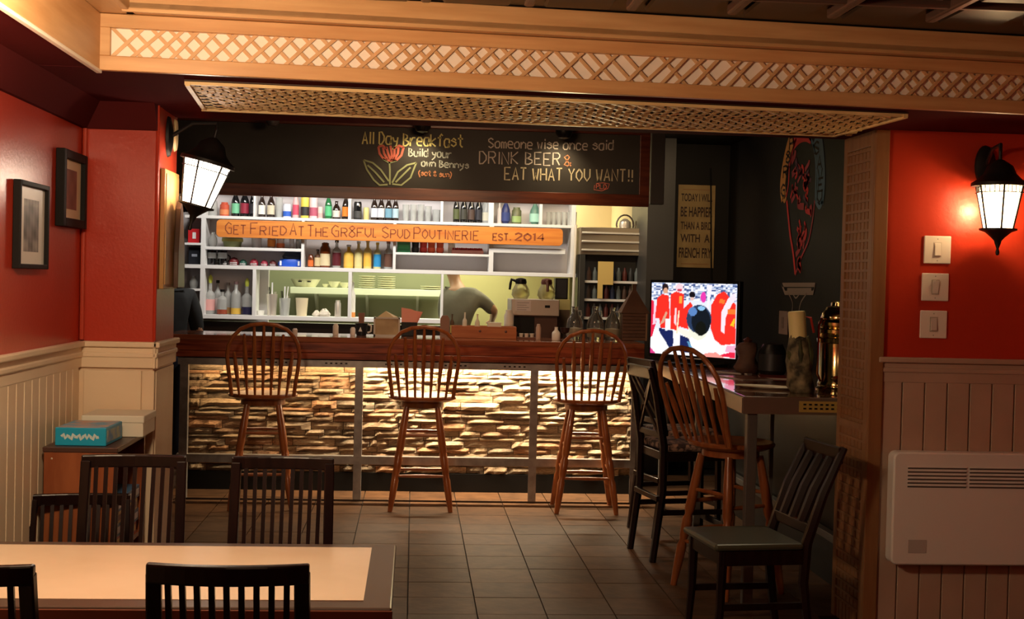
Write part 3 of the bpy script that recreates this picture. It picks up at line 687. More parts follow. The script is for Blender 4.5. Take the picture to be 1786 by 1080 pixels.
# helmets, mugs
for px, lab in ((368, 'black mug with white band, first in the lower left bay'), (387, 'black mug with white band, second in the lower left bay')):
    t = vessel('tumbler', px, 437, 16, zC, Y2, bk, lab, F(.45, .46, .46), group='black mugs', name='mug', cat='mug', lz=(.45, .85))
    MB().tube([(.045, 0, .03), (.065, 0, .045), (.065, 0, .075), (.045, 0, .09)], .006, 6).build('handle', bk, t, smooth=True)
for px, w, yt, c, lab in ((392, 11, 449, (.02, .02, .02), 'tiny black toy helmet beside the mugs'), (408, 17, 446, (.16, .015, .02), 'dark red toy helmet, largest of the row'), (424, 13, 451, (.02, .10, .07), 'dark green toy helmet'), (443, 15, 450, (.30, .02, .04), 'bright red toy helmet in the row'), (461, 13, 453, (.34, .03, .06), 'pinkish red toy helmet in the row'), (476, 13, 454, (.12, .02, .02), 'maroon toy helmet at the right end of the row')):
    b = onY(px, 460, Y2); r = w*Y2/F_PX/2
    t = thing('toy_helmet', lab, 'helmet', (b.x, Y2, zC), 0, 'toy helmets on the lower left shelf')
    MB().lathe([(r*.8, 0), (r, r*.5), (r*.95, r*1.0), (r*.6, r*1.5), (0, r*1.7)], seg=14).build('shell', F(*c), t, smooth=True)
    q = MB()
    for zz in (.25, .55): q.tube([(-r*.7, -r*.85, r*zz), (0, -r*1.2, r*zz), (r*.7, -r*.85, r*zz)], r*.07, 5)
    q.build('face_guard', F(.7, .68, .68), t)
b0 = onY(508, 460, Y2)
t = thing('cooler_bag', 'bright blue folded bag with black bundle on top', 'bag', (b0.x, Y2, zC))
MB().lathe([(.10, 0), (.11, .03), (.09, .065), (0, .075)], seg=14, M=Matrix.Diagonal((1.05, .6, 1, 1))).build('body', F(.02, .10, .62), t, smooth=True)
MB().lathe([(.075, .06), (.09, .09), (.06, .13), (0, .14)], c=(.01, 0, 0), seg=12, M=Matrix.Diagonal((1, .6, 1, 1))).build('bundle', F(.01, .01, .02), t, smooth=True)
for sx in (-.085, .07): MB().box((sx-.008, -.068, .01), (sx+.008, -.060, .05)).build('strap', F(.8, .82, .9), t)
# liquor, second bay
g3 = 'liquor bottles on the middle shelf'
for px, yt, w, m, lab, lm, cp, k in (
 (541, 444, 10, amber, 'small amber bottle with orange badge, middle shelf', F(.7, .16, .04), bk, 'jar'),
 (553, 436, 11, F(.10, .04, .015), 'brown bottle with cream label, behind the small amber one', F(.60, .50, .30), bk, 'liquor'),
 (566, 424, 18, amber, 'square-shouldered whiskey bottle with large cream label', F(.70, .60, .38), bk, 'jar'),
 (586, 420, 15, glassy, 'clear bottle with dark oval label and red badge', F(.10, .012, .02), bk, 'liquor'),
 (607, 428, 17, F(.72, .48, .06), 'golden yellow bottle with clear neck', F(.85, .52, .10), F(.6, .6, .6), 'liquor'),
 (624, 422, 14, F(.66, .60, .28), 'pale yellow liqueur bottle', F(.70, .64, .30), F(.7, .7, .65), 'liquor'),
 (640, 420, 14, F(.75, .58, .20), 'bottle with yellow and orange label right of the pale one', F(.85, .50, .08), F(.8, .6, .3), 'liquor'),
 (657, 424, 13, F(.62, .60, .30), 'bottle with bright blue label on the middle shelf', F(.03, .28, .60), F(.8, .6, .1), 'liquor'),
 (676, 422, 15, glassy, 'clear bottle with brown arched label at the bay end', F(.13, .06, .04), F(.3, .15, .12), 'liquor')):
    vessel(k, px, yt, w, zC, Y2, m, lab, lm, cp, g3, lz=(.08, .56))
# third bay
def blk(nm, lab, cat, px0, px1, ytop, zb, Y, d, m, group=None, extra=None):
    a = onY(px0, ytop, Y); b = onY(px1, ytop, Y); t = thing(nm, lab, cat, ((a.x+b.x)/2, Y, zb+.0005), 0, group)
    w = (b.x-a.x)/2; h = a.z-zb
    MB().box((-w, 0, 0), (w, d, h)).build('body', m, t, bevel=.003); return t, w, h
t, w, h = blk('carton', 'dark green carton below the sign', 'box', 693, 716, 418, zD, YS+.06, .10, F(.01, .18, .06)); MB().box((-w*.8, -.002, h*.3), (w*.8, 0, h*.6)).build('label', F(.03, .3, .1), t)
for px, c, lab in ((723, (.02, .02, .02), 'black cup beside the green carton'), (737, (.55, .04, .03), 'red cup, left one of two'), (751, (.68, .10, .03), 'orange-red cup, right one of two'), (766, (.66, .10, .04), 'orange-red tin by the white jar')):
    vessel('tumbler', px, 422, 13, zD, Y2, F(*c), lab, F(*[min(1, x*1.4+.02) for x in c]), group='cups below the wooden sign', name='cup', cat='cup')
vessel('jar', 786, 420, 12, zD, Y2, F(.75, .70, .60), 'small white jar left of the red tray', F(.6, .5, .4))
a = onY(815, 440, Y2)
t = thing('snack_tray', 'long red and white snack tray on the shelf under the sign', 'tray', (a.x, Y2, zD))
MB().box((-.14, -.05, 0), (.14, .06, .035)).build('tray', F(.72, .30, .25), t, bevel=.004)
for i in range(14):
    MB().lathe([(0, 0), (.012, .004), (.014, .014), (.008, .024), (0, .026)], c=(-.125+i*.019, -.02+.03*(i % 2), .03), seg=8).build('snack', F(.50, .02, .02), t, smooth=True)
# lower left bay
g4 = 'liquor bottles in the lower left bay'
lime = pbr('lime_pourer', (.62, .70, .10), .4)
vessel('liquor', 367, 494, 17, zF, Y2, glassy, 'tall clear bottle with pink-edged white label and lime pourer', F(.78, .40, .38), None, g4, pour=lime)
vessel('liquor', 380, 490, 13, zF, YS+.19, glassy, 'pale bottle with black stopper behind the others', F(.62, .56, .54), black, g4)
vessel('liquor', 388, 506, 17, zF, YS+.10, glassy, 'bottle with pale label above dark red liquid', F(.30, .06, .03), black, g4, lz=(.02, .20))
vessel('liquor', 398, 494, 13, zF, YS+.19, glassy, 'clear bottle with metal stopper, second row', F(.40, .22, .08), F(.25, .22, .22), g4, lz=(.02, .22))
vessel('liquor', 412, 492, 17, zF, Y2, glassy, 'clear bottle with a golden base', F(.75, .48, .08), F(.2, .12, .12), g4, lz=(.02, .2))
vessel('liquor', 431, 500, 18, zF, Y2, glassy, 'bottle with white crest label above navy base, lime pourer', F(.02, .02, .07), None, g4, pour=lime, lz=(.02, .28))
# far left bay
t, w, h = blk('carton', 'red carton in the far left bay', 'box', 328, 348, 399, zL2, YS+.06, .14, F(.55, .015, .02)); MB().box((-w*.2, -.002, h*.3), (w*.4, 0, h*.75)).build('label', F(.8, .8, .8), t)
t, w, h = blk('carton', 'black carton in the far left bay under the red one', 'box', 329, 348, 431, zC, YS+.06, .14, F(.012, .014, .02)); MB().box((-w*.4, -.002, h*.45), (w*.6, 0, h*.6)).build('label', F(.3, .33, .4), t)
vessel('round', 338, 482, 15, zL3, Y2, glassy, 'round clear glass in the far left bay')
# ---------------------------------------------------------------- wooden sign
a = onY(377, 396, YS-.06); b = onY(982, 416, YS-.06); SW = b.x-a.x; zc = (a.z+b.z)/2; SH = .150
sg = thing('wooden_sign', 'long orange-stained board with rounded corners and burnt hand lettering across the shelves', 'sign', (a.x, YS-.03, zc))
rr = .035; pts = []
for cx, cz, a0 in ((SW-rr, SH/2-rr, 0), (rr, SH/2-rr, 90), (rr, -SH/2+rr, 180), (SW-rr, -SH/2+rr, 270)):
    for q in range(5): an = math.radians(a0+q*22.5); pts.append((cx+rr*math.cos(an), cz+rr*math.sin(an)))
MB().prism(pts, -.022, 0, 'y').build('board', pbr('orange_stained_board', (.74, .27, .05), .4, col2=(.60, .17, .03), scale=2.2, stretch=(1, 12, 12)), sg, bevel=.003)
burn = pbr('burnt_lettering', (.26, .06, .02), .8)
def sgt(text, f0, f1, h, w=.010):
    mb = MB(); strokes(mb, text, Vector((SW*f0, -.0235, -.045)), Vector((SW*f1, -.0235, -.045)), h, w, smallcaps=True); mb.build('lettering', burn, sg)
PXW = lambda x: (x-377)/605
sgt('Get', PXW(393), PXW(428), .095); sgt('Fried', PXW(436), PXW(498), .095); sgt('At', PXW(504), PXW(528), .10); sgt('The', PXW(534), PXW(570), .095)
sgt('Gr8ful', PXW(576), PXW(652), .098); sgt('Spud', PXW(664), PXW(712), .095); sgt('Poutinerie', PXW(719), PXW(833), .10)
mb = MB(); strokes(mb, 'EST.', Vector((SW*PXW(858), -.0235, -.04)), Vector((SW*PXW(890), -.0235, -.04)), .058, .012); mb.build('lettering', burn, sg)
mb = MB(); strokes(mb, '2014', Vector((SW*PXW(897), -.0235, -.035)), Vector((SW*PXW(950), -.0235, -.035)), .062, .015); mb.build('lettering', burn, sg)
# ---------------------------------------------------------------- kitchen beyond
YK = 13.2
ks = thing('kitchen_shelf', 'pale green-lit wall shelf loaded with crockery in the kitchen', 'shelf', (0, YK, 0))
a = onY(506, 508, YK); b = onY(772, 514, YK); zk = (onY(506, 500, YK).z+onY(772, 507, YK).z)/2
MB().box((a.x, 0, zk-.065), (b.x, .34, zk)).build('board', pbr('pale_shelf', (.80, .82, .66), .4), ks, bevel=.004)
for x in (a.x+.25, (a.x+b.x)/2, b.x-.25): MB().prism([(0, zk-.066), (.3, zk-.066), (.38, zk-.3)], x-.012, x+.012, 'x').build('bracket', F(.6, .6, .5), ks)
dish = pbr('cream_crockery', (.80, .76, .55), .3)
def stack(px, n, w, Y, z, label, nm='plate', h=.022, group='crockery on the kitchen shelf'):
    q = onY(px, 500, Y)
    for i in range(n):
        t = MB().lathe([(w*.5, 0), (w, h*.55), (w, h*.75), (w*.55, h*.25), (0, h*.2)], seg=18).build(nm, dish, smooth=True)
        t.location = (q.x, Y, z+.001+i*h); tag(t, f'{label}, {["at the bottom","second","third","fourth","fifth","sixth","at the top"][i if i < n-1 else 6]} of the stack', nm, group)
stack(640, 6, .085, YK+.16, zk, 'cream plate by the window post'); stack(674, 6, .09, YK+.16, zk, 'cream plate in the second kitchen stack')
stack(752, 2, .11, YK+.16, zk, 'wide cream plate at the kitchen shelf end')
q = onY(532, 500, YK+.1)
t = thing('bread_basket', 'shallow cream basket with black holes on the kitchen shelf', 'basket', (q.x, YK+.16, zk))
MB().lathe([(.10, 0), (.15, .08), (.14, .08), (.095, .01), (0, .01)], seg=20).build('basket', dish, t, smooth=True)
for x in (-.045, .045): MB().lathe([(.018, 0), (.02, .01), (0, .012)], c=(x, -.135, .05), seg=10).build('hole', black, t, smooth=True)
for px, w, lab in ((568, .035, 'tiny cream bowl between basket and wider bowls'), (583, .062, 'wider cream bowl left of the window post'), (601, .055, 'cream bowl touching the window post')):
    q = onY(px, 500, YK+.16); o = MB().lathe([(w*.45, 0), (w*.8, w*.5), (w, w), (w*.92, w), (w*.7, w*.5), (0, .012)], seg=16).build('bowl', dish, smooth=True); o.location = (q.x, YK+.16, zk+.001); tag(o, lab, 'bowl', 'crockery on the kitchen shelf')
# utensils on the pass-through sill
def cutlery(px, ytop, w, m, lab, n):
    t = vessel('tumbler', px, ytop, w, zF, Y2, m, lab, name='utensil_pot', cat='pot')
    for i in range(n):
        a_ = i*2.4; x = .022*math.cos(a_); y = .022*math.sin(a_); hh = .02+.04*((i*7) % 3)
        top = onY(px, ytop, Y2).z-zF
        MB().bar((x*.3, y*.3, .02), (x*1.6, y*1.4, top+hh), .012, .003).build('utensil', [stainless, black, white][i % 3], t)
cutlery(475, 513, 19, stainless, 'steel pot of black-handled utensils on the sill', 5); cutlery(497, 520, 20, glassy, 'clear jar of spoons on the sill', 6)
vessel('tumbler', 455, 542, 15, zF, Y2, F(.8, .8, .74), 'low white dish at the sill corner', name='dish', cat='dish')
vessel('tumbler', 527, 520, 22, zF, Y2, F(.72, .62, .42), 'large beige cup on the sill', name='cup', cat='cup')
vessel('jar', 590, 524, 11, zF, Y2, stainless, 'steel canister on the sill left of the window post', name='canister', cat='canister')
for px, w, lab in ((552, .035, 'crumpled clear plastic bag on the sill, left one'), (566, .045, 'crumpled clear plastic bag on the sill, larger right one')):
    q = onY(px, 540, Y2); r = random.Random(px); mb = MB(); mb.lathe([(w*.9, 0), (w*1.1, w*.4), (w*.8, w), (w*.4, w*1.4), (0, w*1.3)], seg=11)
    mb.v = [(x*(1+r.uniform(-.25, .25)), y*(1+r.uniform(-.2, .2)), z*(1+r.uniform(-.2, .2))) for x, y, z in mb.v]
    o = mb.build('plastic_bag', F(.66, .60, .50)); o.location = (q.x, Y2, zF); tag(o, lab, 'bag')
vessel('liquor', 616, 492, 9, zF, Y2, F(.8, .8, .74), 'tall slim white bottle with orange base behind the window post', F(.75, .30, .08), None, lz=(0, .14))
blk('tall_canister', 'tall dark canister at the left edge of the kitchen window', 'canister', 448, 457, 478, 1.1295, 12.5, .3, F(.03, .02, .015))
# counter in the kitchen
kc = thing('kitchen_counter', 'white kitchen work counter seen through the pass-through', 'counter', (0, 12.35, 0))
MB().box((-1.9, 0, 1.08), (1.4, .6, 1.13)).build('worktop', F(.80, .78, .68), kc, bevel=.004)
MB().box((-1.88, .03, .05), (1.38, .58, 1.08)).build('cabinet', F(.5, .5, .42), kc)
# fridge
fx0, fx1 = onY(1011, 480, 11.2).x, onY(1127, 480, 11.2).x; ft = onY(1060, 397, 11.2).z
fr = thing('drinks_fridge', 'tall glass-door drinks fridge with stainless louvred head', 'fridge', (fx0, 11.2, 0)); fw = fx1-fx0
zl = onY(1060, 445, 11.2).z
MB().box((0, .12, 0), (fw, .5, zl)).build('cabinet', F(.02, .018, .015), fr)
MB().box((0, .0, zl), (fw, .5, ft)).build('head_panel', pbr('fridge_head', (.45, .38, .28), .3, .9), fr, bevel=.004)
for yy in (407, 422, 437): z_ = onY(1060, yy, 11.2).z; MB().box((.01, -.02, z_-.008), (fw-.01, .0, z_+.008)).build('louvre', pbr('louvre_edge', (.85, .80, .70), .3, .6), fr, bevel=.003)
for a_ in ((0, .045), (fw-.05, fw)): MB().box((a_[0], 0, .1), (a_[1], .03, zl)).build('door_frame', F(.03, .027, .022), fr)
for yy in (492, 524, 556): z_ = onY(1060, yy, 11.2).z; MB().box((.046, .03, z_-.01), (fw-.051, .12, z_+.01)).build('shelf', F(.72, .70, .66), fr)
rr_ = random.Random(3)
for row, yy in enumerate((492, 524, 556)):
    z_ = onY(1060, yy, 11.2).z+.011
    for i in range(9):
        c = rr_.choice([(.04, .025, .02), (.06, .03, .02), (.02, .03, .07), (.08, .015, .01), (.10, .12, .12), (.03, .03, .03)])
        x = fx0+.09+i*.052
        o = MB().lathe([(.9*.02, 0), (.02, .01), (.02, .07), (.010, .095), (.009, .115)], seg=8).build('bottle', F(*c), smooth=True)
        o.location = (x, 11.19-.002, z_)
        tag(o, ['leftmost', 'second', 'third', 'fourth', 'middle', 'sixth', 'seventh', 'eighth', 'rightmost'][i]+' small drink bottle on the '+['upper', 'middle', 'low'][row]+' fridge shelf, counted from the left', 'bottle', ['bottles on the upper fridge shelf', 'bottles on the middle fridge shelf', 'bottles on the low fridge shelf'][row])
        o.location.y = 11.27
p0 = onY(1044, 456, 11.17); p1 = onY(1070, 497, 11.17)
o = MB().box((p0.x, 11.196, p1.z), (p1.x, 11.199, p0.z)).box((p0.x, 11.196, onY(1050, 521, 11.17).z), (onY(1052, 500, 11.17).x, 11.199, p1.z)).build('yellow_notice', F(.62, .44, .14)); tag(o, 'yellow torn paper notice on the fridge door', 'notice')
p0 = onY(1122, 461, 11.17); o = MB().box((p0.x-.018, 11.190, p0.z-.025), (p0.x+.018, 11.199, p0.z+.025)).build('sticker', F(.15, .5, .45)); tag(o, 'small turquoise sticker on the fridge edge', 'sticker')
p = onY(1090, 393, 11.35)
t = thing('kettle', 'small silver kettle with black hoop handle on top of the fridge', 'kettle', (p.x, 11.35, ft))
MB().lathe([(.05, 0), (.055, .02), (.05, .06), (.02, .085), (0, .09)], seg=16).build('body', stainless, t, smooth=True)
MB().tube([(-.07, 0, .01)]+[(-.075*math.cos(math.radians(a_)), 0, .03+.09*math.sin(math.radians(a_))) for a_ in range(0, 181, 20)]+[(.07, 0, .01)], .008, 6).build('handle', F(.06, .04, .03), t, smooth=True)
p = onY(1116, 393, 11.35); t = thing('wire_stand', 'low dark wire stand beside the kettle on the fridge', 'stand', (p.x, 11.35, ft))
MB().tube([(-.04, 0, 0), (-.035, 0, .07)], .004, 6).tube([(-.037, 0, .04), (0, 0, .045), (.05, 0, .012), (.05, 0, 0)], .004, 6).build('wire', F(.08, .05, .03), t)
# hanging white pipe at the shelf end
p = onY(1004, 440, 11.3); o = MB().tube([(p.x, 11.33, onY(1004, 392, 11.3).z), (p.x-.004, 11.33, onY(1003, 480, 11.3).z), (p.x-.01, 11.33, 1.15)], .012, 8).build('white_pipe', F(.70, .64, .54), smooth=True); tag(o, 'vertical white pipe at the right end of the shelving', 'pipe')

# ================================================================ THINGS ON THE BAR
ZB = 1.1555
def onbar(px, Y): return onY(px, 580, Y).x
# rear work counter
rc = thing('rear_counter', 'dark low work counter behind the bar', 'counter', (0, 11.0, 0))
MB().box((-1.85, 0, .92), (1.36, .60, .97)).build('worktop', F(.05, .035, .03), rc); MB().box((-1.85, .04, 0), (1.36, .58, .92)).build('cabinet', black, rc)
vessel('jar', 587, 565, 10, ZB, 9.7, F(.78, .70, .60), 'glass salt shaker on the bar left of the mug', capm=F(.6, .6, .6), name='salt_shaker', cat='shaker')
vessel('jar', 516, 573, 9, ZB, 9.6, F(.72, .62, .55), 'very small white pot on the bar above the left stool', name='creamer', cat='pot')
t = vessel('tumbler', 632, 564, 22, ZB, 9.7, F(.012, .012, .02), 'black mug with white handle and white print, brown paper cones inside', name='mug', cat='mug')
MB().tube([(.045, 0, .02), (.07, 0, .03), (.072, 0, .07), (.045, 0, .085)], .008, 6).build('handle', F(.8, .78, .72), t, smooth=True)
MB().prism([(-.02, .03), (-.005, .065), (.008, .03)], -.052, -.049, 'y').build('print', F(.75, .75, .75), t)
for x in (-.018, .0, .016): MB().bar((x*.4, 0, .03), (x, 0, .165), .022, .014).build('paper_cone', F(.25, .09, .05), t)
vessel('jar', 617, 571, 9, ZB, 9.62, F(.85, .80, .76), 'small white creamer beside the black mug', name='creamer', cat='pot')
a, b = onY(652, 553, 9.65), onY(698, 555, 9.65); w = b.x-a.x; hh = a.z-ZB
t = thing('menu_box', 'pale wooden box in a metal frame with a crumpled napkin on top', 'box', ((a.x+b.x)/2, 9.65, ZB))
MB().box((-w/2+.012, 0, .005), (w/2-.012, .10, hh-.01)).build('box', pbr('pale_wood_box', (.50, .38, .22), .6, col2=(.32, .22, .12), scale=6), t)
for x in (-w/2, w/2-.012): MB().box((x, -.006, 0), (x+.012, .11, hh)).build('frame_bar', F(.55, .50, .44, ), t)
for z_ in (hh-.012, .0): MB().box((-w/2, -.006, z_), (w/2, .0, z_+.012)).build('frame_bar', F(.55, .50, .44), t)
MB().add([(-.07, .03, hh), (.05, .02, hh), (.08, .07, hh), (-.04, .09, hh), (-.01, .04, hh+.045), (.02, .06, hh+.03)], [(0, 1, 4), (1, 5, 4), (1, 2, 5), (2, 3, 5), (3, 4, 5), (3, 0, 4)]).build('napkin', F(.62, .48, .28), t)
a, b = onY(700, 562, 9.72), onY(728, 562, 9.72); t = thing('napkin_holder', 'black holder with a fan of coral pink napkins', 'holder', ((a.x+b.x)/2, 9.72, ZB)); w = b.x-a.x; hh = a.z-ZB
MB().box((-w/2, 0, 0), (w/2, .09, hh)).build('holder', black, t, bevel=.003)
zt = onY(712, 537, 9.72).z-ZB
for i in range(4): MB().prism([(-w/2+.002, hh*.7), (-w/2-.002, zt-i*.004), (w*.1, zt-.010-i*.003), (w*.52+i*.012, zt-.030), (w*.45, hh*.8)], .015+i*.015, .019+i*.015, 'y').build('napkin', F(.85, .34, .26), t)
p = onY(776, 560, 9.9); t = thing('wooden_scraper', 'brown paddle-shaped scraper standing behind the pass-through', 'utensil', (p.x, 9.9, ZB))
MB().prism([(-.035, .0), (.035, .0), (.035, .13), (.02, .155), (-.02, .155), (-.035, .13)], 0, .02, 'y').build('paddle', F(.30, .16, .11), t)
a, b = onY(788, 568, 9.62), onY(901, 571, 9.62)
t = thing('wooden_crate', 'long orange-brown wooden crate with dark knots on the bar', 'crate', ((a.x+b.x)/2, 9.62, ZB)); w = b.x-a.x; hh = a.z-ZB-.002
cwm = pbr('crate_wood', (.46, .15, .05), .4, col2=(.36, .10, .03), scale=4, stretch=(1, 10, 10))
for y in (0, .19): MB().box((-w/2, y, 0), (w/2, y+.014, hh)).build('side_board', cwm, t, bevel=.002)
for x in (-w/2, w/2-.014): MB().box((x, .014, 0), (x+.014, .19, hh)).build('end_board', cwm, t)
MB().box((-w/2+.014, .014, .002), (w/2-.014, .19, .012)).build('bottom_board', cwm, t)
for x in (-.03, .16): MB().lathe([(.010, 0), (0, .002)], c=(0, 0, 0), seg=10, M=Matrix.Translation((x, -.001, hh*.6)) @ Matrix.Rotation(math.pi/2, 4, 'X')).build('knot', F(.10, .03, .02), t)
# sauces and bottles in the crate region and behind
for px, yt, w, c, lab in ((812, 545, 8, (.78, .74, .62), 'thin white bottle standing in the crate, left'), (834, 548, 9, (.76, .70, .54), 'white bottle standing in the crate, middle'), (790, 548, 7, (.10, .06, .03), 'dark bottle with yellow label standing in the crate')):
    vessel('liquor', px, yt, w, ZB+.013, 9.72, F(*c), lab, F(.6, .5, .15) if c[0] < .2 else None, group='bottles in the wooden crate')
a = onY(872, 552, 9.73); t = thing('paper_pack', 'white folded paper pack inside the crate', 'pack', (onbar(862, 9.73), 9.70, ZB+.013)); MB().box((-.05, 0, 0), (.05, .08, .10)).build('sheets', F(.74, .72, .62), t)
MB().box((-.055, .01, .1), (.055, .07, .103)).build('cover', F(.66, .64, .54), t)
vessel('jar', 889, 541, 17, ZB, 9.86, F(.82, .78, .68), 'white round canister beside the coffee machine', F(.72, .70, .62), name='canister', cat='canister')
vessel('jar', 941, 566, 9, ZB, 9.6, F(.50, .34, .26), 'small brown-tinted shaker left of the white squeeze bottle', capm=F(.7, .7, .66), name='pepper_shaker', cat='shaker')
vessel('beer', 972, 571, 15, ZB, 9.55, F(.86, .82, .74), 'white squeeze bottle on the bar before the machine', name='squeeze_bottle')
a, b = onY(901, 575, 9.66), onY(938, 577, 9.66); t = thing('condiment_tray', 'dark low tray of small condiment tubs', 'tray', ((a.x+b.x)/2, 9.66, ZB)); w = b.x-a.x
MB().box((-w/2, 0, 0), (w/2, .12, .012)).box((-w/2, 0, .012), (-w/2+.006, .12, .05)).box((w/2-.006, 0, .012), (w/2, .12, .05)).build('tray', F(.14, .05, .03), t)
for x in (-.04, 0, .04): MB().lathe([(.014, .012), (.018, .04), (0, .04)], c=(x, .05, 0), seg=10).build('tub', F(.66, .58, .5), t, smooth=True)
# coffee machine
a, b = onY(892, 521, 10.15), onY(976, 524, 10.15); zt = (a.z+b.z)/2; w = b.x-a.x
cmx = (a.x+b.x)/2; zm = onY(930, 551, 10.15).z
cs = thing('machine_stand', 'dark brown stand carrying the steel coffee warmer', 'stand', (cmx, 10.15, 0))
MB().box((-w/2+.0, .05, 0), (w/2-.01, .42, zm-.001)).build('cabinet', F(.10, .045, .03), cs)
MB().box((-w/2+.02, .045, zm-.36), (-.0, .05, zm-.01)).build('opening', black, cs)
cm = thing('coffee_machine', 'stainless coffee warmer with a handwritten paper note on its front', 'coffee machine', (cmx, 10.15, zm))
MB().box((-w/2, 0, 0), (w/2, .42, zt-zm)).build('body', stainless, cm, bevel=.006)
n0 = onY(899, 524, 10.14); n1 = onY(926, 543, 10.14)
MB().box((n0.x-cmx, -.004, n1.z-zm), (n1.x-cmx, -.001, n0.z-zm)).build('note', F(.84, .78, .76), cm)
for i in range(4): MB().box((n0.x-cmx+.015, -.0055, n0.z-zm-.02-i*.018), (n1.x-cmx-.015-.02*(i % 2), -.0045, n0.z-zm-.016-i*.018)).build('handwriting', F(.35, .3, .3), cm)
q = onY(955, 535, 10.14); MB().box((q.x-cmx-.02, -.008, q.z-zm-.01), (q.x-cmx+.02, 0, q.z-zm+.01)).build('switch', black, cm, bevel=.002)
for px, lab, hc in ((909, 'glass coffee pot with black handle and black lid', black), (954, 'glass coffee pot with brown collar, right of the other', F(.10, .03, .02))):
    x = onY(px, 500, 10.3).x; t = thing('coffee_pot', lab, 'coffee pot', (x, 10.33, zt+.001), 0, 'coffee pots on the warmer')
    MB().lathe([(.055, 0), (.072, .03), (.068, .07), (.04, .12), (.035, .13)], seg=18).build('bowl', pbr('coffee_glass', (.62, .58, .30), .05, trans=.6, ior=1.2), t, smooth=True)
    MB().lathe([(.042, .115), (.046, .13), (.040, .155), (.015, .165), (0, .165)], seg=14).build('lid', hc, t, smooth=True)
    if px < 930: MB().tube([(-.04, 0, .14), (-.075, 0, .15), (-.082, 0, .12), (-.088, 0, .07)], [.012, .012, .011, .009], 7).build('handle', hc, t, smooth=True)
    else: MB().tube([(0, -.04, .14), (0, -.075, .14), (0, -.085, .10), (0, -.085, .06)], [.014, .014, .012, .010], 7).build('handle', hc, t, smooth=True)
a, b = onY(969, 485, 10.6), onY(991, 485, 10.6); zz = onY(980, 522, 10.6).z
sp = thing('black_speaker', 'upright black speaker on a yellow-topped cabinet right of the coffee pots', 'speaker', ((a.x+b.x)/2, 10.6, zz)); w = b.x-a.x
MB().box((-w/2, 0, 0), (w/2, .12, a.z-zz)).build('case', black, sp, bevel=.003); MB().box((-w/2+.01, -.003, .01), (w/2-.01, 0, a.z-zz-.01)).build('grille', F(.02, .02, .02), sp)
sc = thing('small_cabinet', 'yellow-lit small cabinet under the black speaker', 'cabinet', ((a.x+b.x)/2, 10.6, 0)); MB().box((-.06, -.02, 0), (.07, .18, zz-.001)).build('case', F(.62, .54, .20), sc)
MB().box((-.06, -.024, .9), (.07, -.021, 1.36)).build('door', F(.13, .09, .05), sc)
# glass jugs
for px, lab in ((1004, 'glass growler jug, left one of three beside the wooden lantern'), (1040, 'glass growler jug, middle one of three'), (1070, 'glass growler jug, right one of three beside the wooden lantern')):
    t = vessel('growler', px, 535 if px < 1060 else 537, 30 if px < 1060 else 27, ZB, 9.85, pbr('growler_glass', (.92, .92, .86), .03, trans=.95, ior=1.4), lab, group='glass growlers on the bar', name='growler')
    MB().tube([(.02, 0, .21), (.045, 0, .215), (.05, 0, .18), (.035, 0, .16)], .006, 6).build('handle', glassy, t, smooth=True)
    MB().lathe([(.040, .02), (.052, .05), (.045, .08), (0, .09)], seg=10).build('contents', F(.45, .36, .24), t, smooth=True)
t = thing('wine_glass', 'small dark stemmed glass between white squeeze bottle and growlers', 'glass', (onbar(985, 9.7), 9.7, ZB))
MB().lathe([(.03, 0), (.006, .006), (.006, .04), (.03, .055), (.038, .09), (.034, .09), (0, .05)], seg=14).build('bowl', F(.03, .012, .01), t, smooth=True)
a, b = onY(1084, 546, 9.75), onY(1127, 548, 9.75); w = b.x-a.x; hh = a.z-ZB
t = thing('wooden_house_lantern', 'brown slatted wooden box with a tall pyramid roof at the bar end', 'ornament', ((a.x+b.x)/2+.01, 9.75, ZB))
hw = pbr('weathered_brown_wood', (.14, .065, .035), .6, col2=(.09, .04, .022), scale=5)
n = 8
for i in range(n): MB().box((-w/2, 0, i*hh/n+.0015), (w/2, .02, (i+1)*hh/n-.0015)).build('slat', hw, t, bevel=.0015)
MB().box((-w/2, .012, .0), (w/2, .17, hh)).build('box', hw, t)
MB().add([(-w/2-.015, -.012, hh), (w/2+.015, -.012, hh), (w/2+.015, .18, hh), (-w/2-.015, .18, hh), (-.015, .06, hh+.17), (.015, .06, hh+.17), (.015, .10, hh+.17), (-.015, .10, hh+.17)], [(0, 1, 5, 4), (1, 2, 6, 5), (2, 3, 7, 6), (3, 0, 4, 7), (4, 5, 6, 7), (0, 3, 2, 1)]).build('roof', hw, t)
MB().box((w/2-.012, -.006, 0), (w/2, .0, hh)).build('corner_strip', F(.28, .16, .09), t)
MB().bar((0, .08, hh+.17), (0, .08, hh+.22), .03, .03).build('chimney', F(.10, .05, .03), t)
